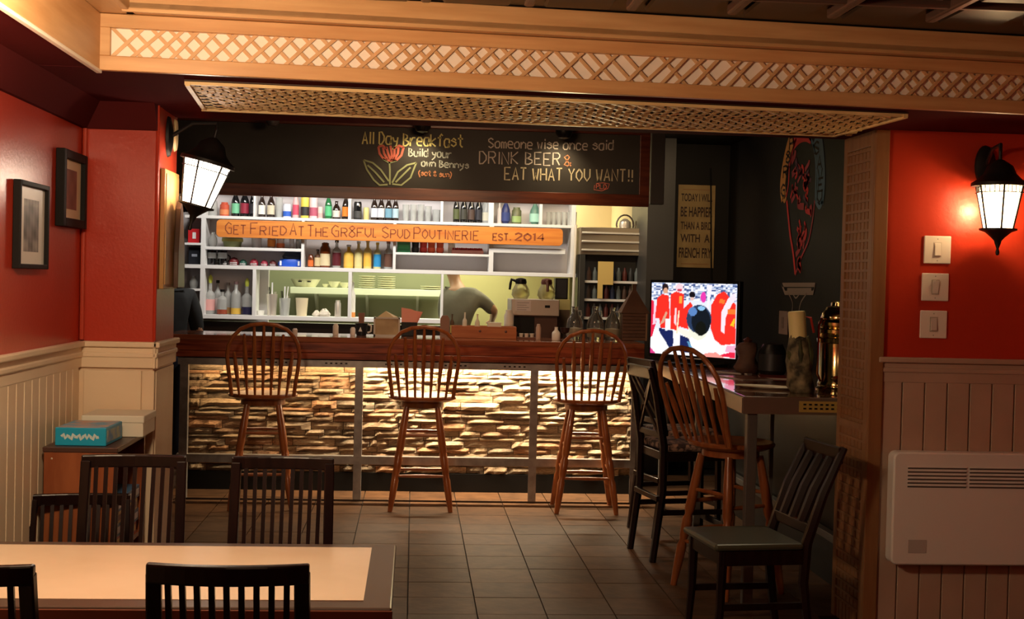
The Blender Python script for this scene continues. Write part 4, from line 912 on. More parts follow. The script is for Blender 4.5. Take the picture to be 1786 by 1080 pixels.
# ================================================================ FURNITURE
def windsor(label, loc, rz, swivel=0):
    t = thing('windsor_stool', label, 'bar stool', loc, rz, 'spindle-back bar stools')
    SZ = .775
    MB().lathe([(.0, SZ-.035), (.19, SZ-.035), (.232, SZ-.018), (.236, SZ-.004), (.225, SZ+.004), (.12, SZ-.006), (0, SZ-.008)], seg=32, M=Matrix.Diagonal((1, .93, 1, 1))).build('seat', bowwood, t, smooth=True)
    MB().lathe([(.15, SZ-.075), (.15, SZ-.036)], seg=20).build('swivel_plate', bowwood, t, smooth=True)
    def bowp(a):
        # bow: narrow at the seat, widest two thirds up
        x = .236*math.cos(a); z = math.sin(a)
        zz = SZ+.505*max(z, 0)**.8 if z > 0 else SZ
        return x, zz
    pts = []
    prof = [(.205, 0), (.215, .10), (.228, .20), (.236, .29), (.226, .36), (.198, .42), (.150, .472), (.085, .502), (0, .512)]
    right = [(x, -.19-.16*z/.5, SZ+z) for x, z in [(x_, z_*.95) for x_, z_ in prof]]; left = [(-x, y, z) for x, y, z in reversed(right[:-1])]
    MB().tube(right+left, .0135, 8).build('bow', bowwood, t, smooth=True)
    for i in range(7):
        u = (i-3)/3; x0 = u*.155; x1 = u*.190; zt = .505*math.sqrt(max(0, 1-(abs(x1)/.236)**2.2))
        y0 = -.185+.02*abs(u)**2; zt = min(zt, .50)*.95
        p0 = Vector((x0, y0, SZ-.005)); p1 = Vector((x1, -.19-.16*zt/.5, SZ+zt)); pm = p0.lerp(p1, .6)
        MB().tube([p0, p0.lerp(p1, .3), pm, p1], [.008, .011, .017, .009], 7).build('spindle', bowwood, t, smooth=True)
    lg = {}
    for sx in (-1, 1):
        for sy in (-1, 1):
            a = Vector((sx*.105, sy*.105, SZ-.07)); b = Vector((sx*.205, sy*.190, 0)); lg[sx, sy] = (a, b)
            ks = [0, .2, .42, .46, .50, .62, .66, .70, .85, 1]; rs = [.019, .025, .027, .019, .028, .025, .018, .026, .023, .016]
            MB().tube([a.lerp(b, k) for k in ks], rs, 10).build('leg', bowwood, t, smooth=True)
    def rung(k1, p, q, r=.0105):
        A = lg[p][0].lerp(lg[p][1], k1); B = lg[q][0].lerp(lg[q][1], k1)
        MB().tube([A, A.lerp(B, .5), B], [r*.8, r*1.25, r*.8], 8).build('stretcher', bowwood, t, smooth=True)
    for k in (.27, .66): rung(k, (-1, -1), (1, -1)); rung(k, (-1, 1), (1, 1))
    for k in (.36, .58): rung(k, (-1, -1), (-1, 1)); rung(k, (1, -1), (1, 1))
    return t
w1 = windsor('spindle-back wooden bar stool at the left end of the lit stone bar', (-1.01, 9.06, 0), .10)
windsor('spindle-back wooden bar stool at the middle of the lit stone bar', (.077, 9.08, 0), 0)
windsor('spindle-back wooden bar stool at the right end of the lit stone bar', (1.215, 9.06, 0), -.03)
windsor('honey-coloured spindle-back stool turned to the side counter, beside its steel corner post', (1.66, 6.70, 0), math.radians(-62))

def barchair(label, loc, rz):
    """dark counter-height chair with crossed back and patterned seat; faces +Y"""
    t = thing('counter_chair', label, 'bar chair', loc, rz, 'dark high chairs at the side counter')
    for sx in (-1, 1):
        MB().tube([(sx*.19, -.25, 0), (sx*.19, -.20, .40), (sx*.19, -.20, .66), (sx*.185, -.25, .95), (sx*.18, -.29, 1.10)], [.020, .023, .024, .021, .018], 6).build('rear_post', darkwood, t, smooth=True)
        MB().bar((sx*.19, .19, 0), (sx*.19, .18, .60), .038, .038).build('leg', darkwood, t, bevel=.004)
        MB().bar((sx*.19, -.21, .28), (sx*.19, .18, .28), .02, .03).build('stretcher', darkwood, t, bevel=.003)
        MB().bar((sx*.165, -.215, .72), (-sx*.165, -.275, 1.04), .022, .014, up=(0, 1, 0)).build('cross_slat', darkwood, t, bevel=.003)
    MB().bar((-.19, .185, .20), (.19, .185, .20), .022, .035).build('foot_rest', darkwood, t, bevel=.003)
    MB().bar((-.19, -.225, .36), (.19, -.225, .36), .022, .03).build('stretcher', darkwood, t, bevel=.003)
    MB().box((-.21, -.20, .575), (.21, .20, .625)).build('seat_frame', darkwood, t, bevel=.004)
    MB().box((-.20, -.185, .626), (.20, .19, .672)).build('seat_cushion', pattern, t, bevel=.015)
    MB().bar((-.195, -.285, 1.075), (.195, -.285, 1.075), .022, .07).build('top_rail', darkwood, t, bevel=.006)
    MB().bar((-.185, -.212, .72), (.185, -.212, .72), .018, .035).build('lower_rail', darkwood, t, bevel=.004)
    return t
barchair('dark high chair with crossed back, nearer of the two beside the honey-coloured stool', (1.60, 7.58, 0), math.radians(-80))
barchair('dark high chair with crossed back, farther one close to the bar corner', (1.72, 8.28, 0), math.radians(-76))

def slatchair(label, loc, rz, seatm=darkwood, top=.935, w=.162, n=9, group='dark slat-back dining chairs', k=1.0, nm='dining_chair', open_back=True):
    t = thing(nm, label, 'chair', loc, rz, group)
    for sx in (-1, 1):
        MB().bar((sx*(w+.005), -.20, 0), (sx*(w+.005), -.185, .46*k), .036, .036).build('leg', darkwood, t, bevel=.004)
        MB().bar((sx*(w+.005), -.185, .44*k), (sx*w, -.26, top-.02), .034, .026).build('back_post', darkwood, t, bevel=.004)
        MB().bar((sx*(w+.005), .18, 0), (sx*(w+.005), .18, .44*k), .038, .038).build('leg', darkwood, t, bevel=.004)
        MB().bar((sx*(w+.005), -.18, .18*k), (sx*(w+.005), .17, .18*k), .018, .026).build('stretcher', darkwood, t)
    pts = []
    for i in range(9):
        u = i/4-1; pts.append((u*(w+.016), -.262-.028*(1-u*u)))
    poly = [(x, y-.012) for x, y in pts]+[(x, y+.012) for x, y in reversed(pts)]
    MB().prism(poly, top-.045, top, 'z').build('top_rail', darkwood, t, bevel=.005)
    MB().bar((-w, -.195, .50*k), (w, -.195, .50*k), .022, .04).build('lower_rail', darkwood, t, bevel=.004)
    for i in range(n):
        u = (i+1)/(n+1)*2-1
        MB().bar((u*(w-.005), -.197, .51*k), (u*w, -.258-.028*(1-u*u), top-.04), .0135, .010).build('slat', darkwood, t)
    MB().box((-w-.02, -.19, .40*k), (w+.02, .20, .44*k)).build('seat_frame', darkwood, t, bevel=.004)
    MB().box((-w-.025, -.165, .441*k), (w+.025, .215, .475*k)).build('seat', seatm, t, bevel=.012)
    return t
PI = math.pi
slatchair('dark slat-back chair behind the cream table, in front of the left bar stool', (-.445, 4.40, 0), PI)
slatchair('dark slat-back chair behind the cream table, in front of the wooden game cabinet', (-.95, 4.40, 0), PI+.04)
slatchair('dark slat-back chair on the near side of the cream table, right of the two', (-.395, 3.19, 0), 0)
slatchair('dark slat-back chair on the near side of the table at the left photo edge', (-.97, 3.17, 0), -.05)
slatchair('low dark slatted chair against the wall, behind the others beside the cabinet', (-1.225, 4.86, 0), PI+.12, top=.72, w=.17, k=.8, nm='low_chair')
# side chair by the lattice post, facing left
ch = thing('side_chair', 'dark wooden chair with olive vinyl seat facing left in front of the side counter', 'chair', (1.50, 5.72, 0), math.radians(97))
for sx in (-1, 1):
    MB().tube([(sx*.19, -.23, 0), (sx*.19, -.19, .30), (sx*.19, -.20, .47), (sx*.19, -.27, .68), (sx*.185, -.365, .885)], [.018, .022, .024, .021, .016], 6).build('back_post', darkwood, ch, smooth=True)
    MB().tube([(sx*.185, .20, 0), (sx*.185, .185, .2), (sx*.185, .18, .44)], [.015, .019, .023], 6).build('leg', darkwood, ch, smooth=True)
    MB().bar((sx*.19, -.19, .20), (sx*.19, .18, .20), .018, .028).build('stretcher', darkwood, ch)
MB().box((-.205, -.19, .38), (.205, .195, .445)).build('seat_frame', darkwood, ch, bevel=.004)
MB().box((-.215, -.18, .446), (.215, .225, .475)).build('seat', vinyl, ch, bevel=.012)
MB().bar((-.19, -.35, .85), (.19, -.35, .85), .022, .075).build('top_rail', darkwood, ch, bevel=.006)
MB().bar((-.185, -.215, .53), (.185, -.215, .53), .02, .05).build('lower_rail', darkwood, ch, bevel=.005)
for i in range(3):
    x = -.10+i*.10; MB().tube([(x, -.215, .55), (x, -.27, .69), (x, -.345, .83)], [.022, .024, .022], 6).build('slat', darkwood, ch, smooth=True)
# ---------------------------------------------------------------- dining table
tb = thing('dining_table', 'dining table with pale cream inset top and dark rim in the foreground', 'table', (-.74, 3.68, 0))
MB().box((-.655, -.40, .715), (.703, .395, .748)).build('table_top', tablerim, tb, bevel=.005)
MB().box((-.655, -.325, .7481), (.630, .340, .7495)).build('inset', tabletop, tb)
MB().box((-.657, -.404, .700), (.705, -.396, .742)).build('edge_band', pbr('red_edge_band', (.16, .045, .022), .35), tb, bevel=.002)
MB().box((-.62, -.33, .62), (.62, -.30, .714)).build('apron', darkwood, tb); MB().box((-.62, .30, .62), (.62, .33, .714)).build('apron', darkwood, tb)
for x in (-.62, .60):
    for y in (-.31, .29): MB().box((x-.03, y-.03, 0), (x+.03, y+.03, .714)).build('leg', darkwood, tb, bevel=.004)
# ---------------------------------------------------------------- games cabinet
CX0, CX1, CY0, CY1, CZ = -1.405, -1.13, 5.16, 5.70, .895
gc = thing('game_cabinet', 'small open reddish-brown wooden cabinet full of board games beside the left wall', 'cabinet', (CX0, CY0, 0))
cw, cd = CX1-CX0, CY1-CY0
MB().box((0, 0, 0), (cw, .02, CZ-.02)).build('side_panel', cabwood, gc, bevel=.002); MB().box((0, cd-.02, 0), (cw, cd, CZ-.02)).build('side_panel', cabwood, gc)
MB().box((-.005, -.004, CZ-.02), (cw+.004, cd+.004, CZ)).build('top_panel', brown, gc, bevel=.003)
MB().box((0, .02, 0), (.015, cd-.02, CZ-.02)).build('back_panel', cabwood, gc)
for z in (.05, .46): MB().box((.015, .02, z), (cw-.01, cd-.02, z+.02)).build('shelf', cabwood, gc)
for x in (.03, cw-.03): MB().lathe([(.004, 0), (0, .002)], seg=8, M=Matrix.Translation((x, -.001, CZ-.045)) @ Matrix.Rotation(PI/2, 4, 'X')).build('screw', F(.5, .4, .3), gc)
def gbox(x0, y0, z0, sx, sy, sz, c, lab, top=None, grp='boxed games inside the cabinet'):
    t = thing('game_box', lab, 'box', (x0, y0, z0), 0, grp)
    MB().box((0, 0, 0), (sx, sy, sz)).build('box', F(*c), t, bevel=.002)
    if top: MB().box((sx-.001, .02, sz*.25), (sx+.001, sy-.02, sz*.75)).build('label', F(*top), t)
    return t
gx = CX1-.26
gbox(gx, CY0+.06, .4805, .245, .40, .05, (.45, .03, .02), 'red game box at the bottom of the upper cabinet shelf', (.7, .5, .1))
gbox(gx, CY0+.06, .5315, .25, .42, .05, (.03, .10, .22), 'dark blue game box, second on the upper cabinet shelf', (.6, .6, .65))
gbox(gx, CY0+.05, .5825, .25, .40, .045, (.62, .50, .20), 'yellow game box, third on the upper cabinet shelf', (.2, .1, .1))
gbox(gx, CY0+.07, .6285, .25, .42, .05, (.10, .22, .40), 'blue and white game box on top of the upper cabinet shelf', (.8, .78, .75))
for i, (c, lab) in enumerate([((.65, .03, .03), 'upright bright red game box on the lower cabinet shelf'), ((.55, .45, .15), 'upright mustard game box on the lower cabinet shelf'), ((.70, .04, .06), 'upright crimson game box on the lower cabinet shelf'), ((.15, .30, .18), 'upright green game box on the lower cabinet shelf'), ((.55, .10, .04), 'upright orange-red game box at the back of the lower cabinet shelf')]):
    gbox(gx, CY0+.06+i*.085, .0705, .25, .07, .33-.02*(i % 2), c, lab)
bb = thing('game_box', 'bright turquoise game box with pale script on top of the cabinet', 'box', (-1.375, 5.20, CZ+.001), -.02)
MB().box((0, 0, 0), (.195, .26, .070)).build('box', F(.01, .34, .56), bb, bevel=.003)
MB().box((.006, .006, .0702), (.189, .254, .0712)).build('lid_picture', pbr('box_lid_print', (.62, .40, .32), .5, col2=(.12, .40, .62), scale=14), bb)
MB().box((.1952, .02, .012), (.1958, .24, .058)).build('side_picture', pbr('box_side_print', (.55, .62, .35), .5, col2=(.10, .30, .55), scale=18), bb)
MB().ribbon([(.025+.0075*i, -.0012, .035+.009*math.sin(i*2.3)+.003*math.sin(i*1.1)) for i in range(20)], .012).build('script_lettering', F(.55, .68, .66), bb)
wb = thing('white_box', 'plain white lidded carton behind the turquoise game box', 'box', (-1.345, 5.50, CZ+.001))
MB().box((0, 0, 0), (.245, .25, .075)).build('box', F(.78, .72, .58), wb, bevel=.003)
MB().box((-.004, -.004, .058), (.249, .254, .088)).build('lid', F(.80, .74, .60), wb, bevel=.004)
# ---------------------------------------------------------------- pictures on the left wall
def wallframe(label, x0, yt0, yb0, x1, yt1, yb1, fw, matc, piccol, fm, dep=.045):
    A = onX(x0, (yt0+yb0)/2, XL); B = onX(x1, (yt1+yb1)/2, XL)
    zt = (onX(x0, yt0, XL).z+onX(x1, yt1, XL).z)/2; zb = (onX(x0, yb0, XL).z+onX(x1, yb1, XL).z)/2
    L = B.y-A.y; h = zt-zb
    t = thing('picture_frame', label, 'picture', (XL+.001, A.y, zb), 0, 'framed pictures on the left wall')
    for a, b in (((0, 0, 0), (dep, fw, h)), ((0, L-fw, 0), (dep, L, h))): MB().box(a, b).build('frame_stile', fm, t, bevel=.003)
    for a, b in (((0, fw, 0), (dep, L-fw, fw)), ((0, fw, h-fw), (dep, L-fw, h))): MB().box(a, b).build('frame_rail', fm, t, bevel=.003)
    MB().box((0, fw, fw), (dep*.45, L-fw, h-fw)).build('mat', F(*matc), t)
    m = fw+(L-2*fw)*.22; mz = fw+(h-2*fw)*.16
    M = Matrix.Translation((dep*.46, m, mz)) @ Matrix.Rotation(PI/2, 4, 'Z')
    canvas('print', L-2*m, h-2*mz, 14, 20, piccol, paint_mat('print_paint', .5), t, M)
    return t
def pic1(u, v):
    g = .16+.10*math.sin(u*9+v*4)*math.sin(v*13)+.05*math.sin(u*31); g *= (1 if .2 < v < .9 else 1.5); return (g, g*.93, g*.84)
def pic2(u, v):
    g = .5+.5*math.sin(u*7+1)*math.sin(v*9); return (.20+.10*g, .07+.05*g, .05+.04*g)
wallframe('black framed grey landscape print with wide white mat, nearer and lower one', 21, 310, 468, 73, 326, 470, .018, (.85, .80, .72), pic1, frameblack, .028)
wallframe('black framed sepia portrait print, higher one next to the corner', 96, 259, 394, 137, 270, 400, .036, (.80, .66, .42), pic2, frameblack, .036)
# plaque and paddle on the left jamb
ya, yb_ = 5.875, 6.215
pq = thing('wall_plaque', 'golden wooden plaque on the side of the red pillar under the lantern', 'plaque', (XJ+.001, ya, 1.505))
MB().box((0, 0, 0), (.02, yb_-ya, .53)).build('board', pbr('golden_board', (.62, .32, .10), .3, col2=(.5, .24, .07), scale=4), pq, bevel=.003)
MB().box((.02, .02, .02), (.024, .32, .51)).build('face', pbr('golden_face', (.68, .38, .14), .35, col2=(.5, .25, .08), scale=7), pq)
pd = thing('wooden_paddle', 'dark brown tapered wooden paddle hanging below the left lantern', 'paddle', (XJ+.03, 6.06, 1.51))
MB().prism([(0, 0), (.17, 0), (.16, .16), (.10, .36), (.07, .40), (.04, .36), (.0, .16)], 0, .022, 'x').build('blade', pbr('dark_paddle', (.10, .045, .025), .3, col2=(.05, .02, .01), scale=5), pd, bevel=.003)
MB().lathe([(.006, 0), (.006, .02)], c=(.011, .07, .40), seg=8).build('hook', blackm, pd)
# ---------------------------------------------------------------- lanterns
def lantern(label, origin, gm, s=1.0, tilt=0, wall=(0, 1, 0), reach=.15, roof_h=.09, rz=.3, brk=None, group='wall lanterns'):
    """origin: centre of the lit glass"""
    t = thing('wall_lantern', label, 'lantern', origin, 0, group)
    R = Matrix.Rotation(tilt, 4, 'Y') @ Matrix.Rotation(rz, 4, 'Z') @ Matrix.Scale(s, 4)
    rt, rb, hh = .100, .062, .095
    for i in range(6):
        a0, a1 = i*PI/3+.06, (i+1)*PI/3-.06
        P = [Vector((rb*math.cos(a0), rb*math.sin(a0), -hh)), Vector((rb*math.cos(a1), rb*math.sin(a1), -hh)), Vector((rt*math.cos(a1), rt*math.sin(a1), hh)), Vector((rt*math.cos(a0), rt*math.sin(a0), hh))]
        n = ((P[1]-P[0]).cross(P[3]-P[0])).normalized()*.004
        vs = [R @ p for p in P]+[R @ (p-n) for p in P]
        MB().add(vs, [(0, 1, 2, 3), (7, 6, 5, 4), (0, 4, 5, 1), (1, 5, 6, 2), (2, 6, 7, 3), (3, 7, 4, 0)]).build('pane', gm, t)
        a = i*PI/3
        MB().tube([R @ Vector((1.03*rb*math.cos(a), 1.03*rb*math.sin(a), -hh)), R @ Vector((1.03*rt*math.cos(a), 1.03*rt*math.sin(a), hh))], .0045*s, 6).build('frame_bar', blackm, t)
        A = R @ Vector((1.05*rt*math.cos(a), 1.05*rt*math.sin(a), hh-.028)); B = R @ Vector((1.05*rt*math.cos(a+PI/3), 1.05*rt*math.sin(a+PI/3), hh-.028))
        MB().bar(A, B, .005, .004).build('fretwork_bar', blackm, t)
        for q in range(1, 5): 
            C = A.lerp(B, q/5); MB().bar(C, C+(R @ Vector((0, 0, .028)))-(R @ Vector((0, 0, 0))), .003, .003).build('fretwork_bar', blackm, t)
    MB().lathe([(rt*1.0, hh), (rt*1.22, hh), (rt*1.20, hh+.015), (rt*.95, hh+.03), (rt*.70, hh+.055), (rt*.55, hh+roof_h), (rt*.2, hh+roof_h+.025), (.008, hh+roof_h+.03), (.008, hh+roof_h+.07), (0, hh+roof_h+.075)], seg=24, M=R).build('roof', blackm, t, smooth=True)
    MB().lathe([(0, -hh-.115), (.007, -hh-.112), (.009, -hh-.10), (.005, -hh-.085), (.014, -hh-.06), (.016, -hh-.05), (.03, -hh-.035), (rb*.9, -hh-.012), (rb*1.3, -hh-.004), (rb*1.3, -hh+.004), (0, -hh+.004)], seg=20, M=R).build('base_cup', blackm, t, smooth=True)
    wv_ = Vector(wall); top = R @ Vector((0, 0, hh+roof_h+.065)); zp = top.z-.03 if brk is None else brk
    wp_ = wv_*reach; pl = Vector((wp_.x, wp_.y, zp))
    MB().tube([top, top+Vector((0, 0, .03)), top.lerp(pl, .5)+Vector((0, 0, .045)), pl-wv_*.01], .009*s, 8).build('arm', blackm, t, smooth=True)
    u = Vector((-wv_.y, wv_.x, 0)); vs = []
    MB().lathe([(.062, 0), (.058, .012), (.03, .022), (0, .024)], seg=20, M=Matrix.Translation(pl) @ wv_.to_track_quat('-Z', 'Y').to_matrix().to_4x4() @ Matrix.Diagonal((.8, 1.5, 1, 1))).build('back_plate', blackm, t, smooth=True)
    return t
g0 = onY(1742, 363, 5.64)
lantern_bulb('right_lantern_bulb', g0, 13, (1, .66, .33)); lantern('lit black wall lantern on the red wall above the light switches', g0, lampglass, 1.0, 0, (0, 1, 0), .155, brk=.20)
g1_ = onY(352, 322, 6.02)
lantern_bulb('left_lantern_bulb', g1_, 12, (1, .80, .60)); lantern('lit white-glass black lantern on the side of the red pillar beside the chalkboard', g1_, lampglass2, 1.02, math.radians(14), (-1, 0, 0), g1_.x-XJ-.002, brk=.21)
g2_ = Vector((-1.30, 3.78, 1.93))
lantern_bulb('near_lantern_bulb', g2_, 11, (1, .70, .42)); lantern('lit black wall lantern on the left red wall nearest the camera', g2_, lampglass, 1.0, 0, (-1, 0, 0), .155, brk=.20)
c = onX(302, 235, XJ)
bp = thing('mount_plate', 'cream oval mounting plate high on the side of the red pillar', 'plate', (XJ+.001, c.y+.03, c.z))
MB().lathe([(.045, 0), (.040, .012), (0, .014)], seg=18, M=Matrix.Rotation(PI/2, 4, 'Y') @ Matrix.Diagonal((1.7, .8, 1, 1))).build('plate', F(.75, .55, .28), bp, smooth=True)
MB().lathe([(.008, .012), (0, .02)], seg=8, M=Matrix.Rotation(PI/2, 4, 'Y')).build('screw', F(.5, .45, .4), bp)
# ---------------------------------------------------------------- switches, heater
for i, (px, py, lab, st) in enumerate([(1634, 436, 'square cream switch plate, top of the three under the lantern', 0), (1630, 501, 'square white switch plate, middle of the three', 1), (1627, 566, 'square white switch plate with grey dimmer, lowest of the three', 2)]):
    c = onY(px, py, YW); t = thing('light_switch', lab, 'switch', (c.x, YW-.001, c.z), 0, 'square switch plates on the right wall')
    h_ = .063
    MB().box((-h_, -.008, -h_), (h_, 0, h_)).build('plate', plate, t, bevel=.004)
    MB().box((-.018, -.0095, -.034), (.018, -.008, .034)).build('surround', F(.45, .38, .30) if st else F(.66, .58, .48), t)
    MB().prism([(-.0095, -.030), (-.016 if st != 1 else -.011, -.026), (-.011 if st != 1 else -.020, .028), (-.0095, .030)], -.014, .014, 'x').build('rocker', F(.62, .55, .48) if st == 2 else plate, t, bevel=.001)
    for z in (-.049, .049): MB().lathe([(.003, 0), (0, .001)], seg=8, M=Matrix.Translation((0, -.008, z)) @ Matrix.Rotation(PI/2, 4, 'X')).build('screw', F(.35, .3, .25), t)
a = onY(1558, 788, YW-.08); b = onY(1556, 985, YW-.08); hx1 = a.x+.86
ht = thing('wall_heater', 'wide white convection heater with louvred top on the right wainscot', 'heater', (a.x, YW, b.z)); hh = a.z-b.z; hw_ = .90
pts = []
for cx, cz, a0 in ((hw_-.03, hh-.03, 0), (.03, hh-.03, 90), (.03, .03, 180), (hw_-.03, .03, 270)):
    for q in range(5): an = math.radians(a0+q*22.5); pts.append((cx+.03*math.cos(an), cz+.03*math.sin(an)))
MB().prism(pts, -.092, -.012, 'y').build('body', heaterm, ht, bevel=.008, smooth=True)
for k in range(3):
    for i in range(6):
        x0 = .065+k*.285; z0 = hh-.075-i*.0165
        MB().box((x0, -.0935, z0), (x0+.27, -.0915, z0+.007)).build('louvre_slot', F(.10, .09, .08), ht)
        MB().box((x0, -.097, z0+.007), (x0+.27, -.0915, z0+.0115)).build('louvre', heaterm, ht)
MB().box((.075, -.0935, .055), (.16, -.0918, .115)).build('rating_label', F(.50, .46, .42), ht)
MB().box((.3, -.012, .1), (.6, -.001, .3)).build('bracket', F(.3, .3, .3), ht)
# ---------------------------------------------------------------- television
A = onY(1134, 614, 8.98); B = onY(1282.5, 628, 8.42)
A2 = onY(1137, 491, 8.98)
zb = (A.z+B.z)/2; TH = A2.z-A.z; TW = math.hypot(B.x-A.x, B.y-A.y); ta = math.atan2(B.y-A.y, B.x-A.x)
tv = thing('television', 'flat television showing players in red shirts, standing on the side counter', 'television', (A.x, A.y, PT), ta)
h0_ = zb-PT
MB().box((-.018, .002, h0_-.03), (TW+.018, .045, h0_+TH+.018)).build('case', black, tv, bevel=.004)
MB().box((TW*.5-.05, .02, .018), (TW*.5+.05, .045, h0_-.02)).build('neck', black, tv)
MB().box((TW*.5-.20, -.09, .0005), (TW*.5+.20, .14, .018)).build('stand', black, tv, bevel=.005)
MB().box((TW*.5-.09, -.0005, h0_-.022), (TW*.5+.09, .002, h0_-.014)).build('logo_strip', F(.5, .5, .5), tv)
def lin(r, g, b): return tuple((c/255)**2.2 for c in (r, g, b))
RED = lin(240, 50, 40); NAVY = lin(28, 40, 90); WH = lin(250, 250, 255); SK = lin(215, 160, 130)
shapes = [([(0, 0), (1, 0), (1, .35), (0, .35)], WH),
 ([(0, .22), (0, .75), (.03, .74), (.065, .44), (.02, .24)], lin(225, 40, 70)), ([(.02, .40), (.035, .70), (.055, .68), (.06, .42)], lin(250, 200, 220)),
 ([(.05, .50), (.07, .78), (.13, .84), (.21, .82), (.225, .60), (.22, .36), (.12, .36), (.10, .5)], RED),
 ([(.10, .36), (.27, .34), (.29, .06), (.25, .06), (.10, .32)], NAVY),
 ([(.13, .46), (.18, .60), (.20, .58), (.16, .44), (.11, .40)], SK),
 ([(.18, .33), (.18, .50), (.235, .50), (.245, .34)], WH),
 ([(.24, .35), (.23, .84), (.30, .88), (.39, .85), (.39, .55), (.33, .34)], RED), ([(.34, .72), (.34, .82), (.375, .82), (.375, .72)], lin(250, 160, 60)),
 ([(.28, .45), (.29, .65), (.31, .65), (.31, .4)], lin(240, 210, 215)),
 ([(.31, .30), (.33, .62), (.345, .62), (.33, .30)], lin(250, 225, 190)),
 ([(.33, .40), (.37, .62), (.47, .74), (.50, .70), (.46, .52), (.46, .36)], RED),
 ([(.33, .38), (.46, .34), (.50, .26), (.46, .22), (.33, .33)], lin(245, 235, 220)), ([(.36, .05), (.36, .28), (.46, .24), (.53, .03)], NAVY), ([(.44, .2), (.46, .2), (.56, .03), (.50, .03)], lin(90, 150, 190)),
 ([(.27, .05), (.29, .30), (.34, .30), (.35, .05)], WH),
 ([(.68, .64), (.72, .98), (.66, .98), (.66, .64)], lin(245, 235, 255)),
 ([(.71, .40), (.71, .70), (.78, .86), (.86, .90), (.99, .72), (.995, .20), (.84, .17), (.76, .24)], RED),
 ([(.97, .88), (.90, .80), (.83, .62), (.83, .36), (.87, .33), (.88, .55), (.95, .74), (.99, .80)], lin(250, 225, 235)),
 ([(.90, .60), (.90, .66), (.99, .66), (.99, .60)], lin(250, 120, 50)), ([(.93, .44), (.97, .54), (.985, .54), (.975, .43)], lin(255, 190, 40)),
 ([(.80, .74), (.81, .80), (.87, .78), (.86, .73)], lin(250, 120, 50)),
 ([(.78, .0), (.88, .02), (.995, .0), (.995, .10), (.85, .05)], lin(230, 40, 70)), ([(.60, 0), (.66, .05), (.78, .07), (.88, .0)], lin(240, 150, 140)), ([(.88, .08), (.9, .17), (.995, .18), (.995, .08)], lin(250, 170, 200)),
 ([(0, 0), (0, .08), (.06, .01), (.06, 0)], lin(220, 60, 130))]
ells = [((.165, .93), (.040, .06), lin(40, 30, 35)), ((.17, .885), (.030, .04), SK), ((.335, .93), (.045, .06), lin(240, 205, 215)), ((.34, .90), (.028, .02), lin(200, 60, 80)),
 ((.49, .84), (.035, .045), lin(25, 22, 30)), ((.49, .785), (.022, .025), lin(230, 190, 180)), ((.62, .81), (.032, .075), lin(230, 60, 170)),
 ((.57, .42), (.12, .20), lin(235, 235, 215)), ((.575, .51), (.145, .195), lin(45, 62, 92)), ((.60, .48), (.11, .19), lin(22, 30, 38)), ((.60, .38), (.06, .10), lin(20, 25, 22)), ((.50, .61), (.05, .06), lin(90, 130, 190)), ((.60, .66), (.04, .03), lin(140, 190, 230))]
nr = random.Random(11); NZ = [[nr.random() for _ in range(40)] for _ in range(24)]
def tvp(u, v):
    c = lin(225, 230, 245)
    if v > .76:
        q = NZ[int(v*60) % 24][int(u*38) % 40]; c = lin(70, 90, 140) if q < .3 else lin(170, 185, 215) if q < .6 else lin(240, 240, 250)
    for P, col in shapes:
        if inpoly(u, v, P): c = col
    for (cx, cy), (rx, ry), col in ells:
        if ((u-cx)/rx)**2+((v-cy)/ry)**2 < 1: c = col
    return c
canvas('screen', TW, TH, 144, 90, tvp, paint_mat('tv_picture', .3, 1.15), tv, Matrix.Translation((0, 0, h0_)))
# ---------------------------------------------------------------- poster
Yp = 11.19
c00, c11 = onY(1177, 466, Yp), onY(1251, 324, Yp); pw = c11.x-c00.x-.03; ph = c11.z-c00.z
pt = thing('wall_sign', 'tall tan sign with black capital lettering on the dark wall above the television', 'sign', (c00.x+.015, Yp+.005, c00.z))
MB().box((0, -.006, 0), (pw, 0, ph)).build('board', pbr('tan_sign', (.44, .30, .12), .6, col2=(.34, .22, .08), scale=6), pt)
ink = F(.05, .022, .012)
for txt, f0, hh_, x0, x1 in (('TODAY I WILL', .800, .095, .08, .92), ('BE HAPPIER', .615, .120, .07, .93), ('THAN A BIRD', .460, .095, .08, .92), ('WITH  A', .305, .100, .08, .88), ('FRENCH FRY', .115, .125, .05, .93)):
    font_text('lettering', txt, ink, pt, Matrix.Translation((pw*x0, -.008, ph*f0)), pw*(x1-x0), ph*hh_)
for f in (.04, .94): MB().box((pw*.12, -.0075, ph*f), (pw*.88, -.006, ph*f+.005)).build('rule', F(.32, .13, .05), pt)
p = onY(1240, 330, 11.17); q = onY(1243, 505, 11.17)
o = MB().tube([(p.x-.01, 11.175, 2.6), (p.x, 11.172, p.z), (p.x+.012, 11.170, (p.z+q.z)/2), (q.x, 11.175, 1.3), (q.x+.01, 11.175, 1.05)], .006, 6).build('power_cable', black, smooth=True); tag(o, 'black power cable hanging over the right edge of the tan sign', 'cable')
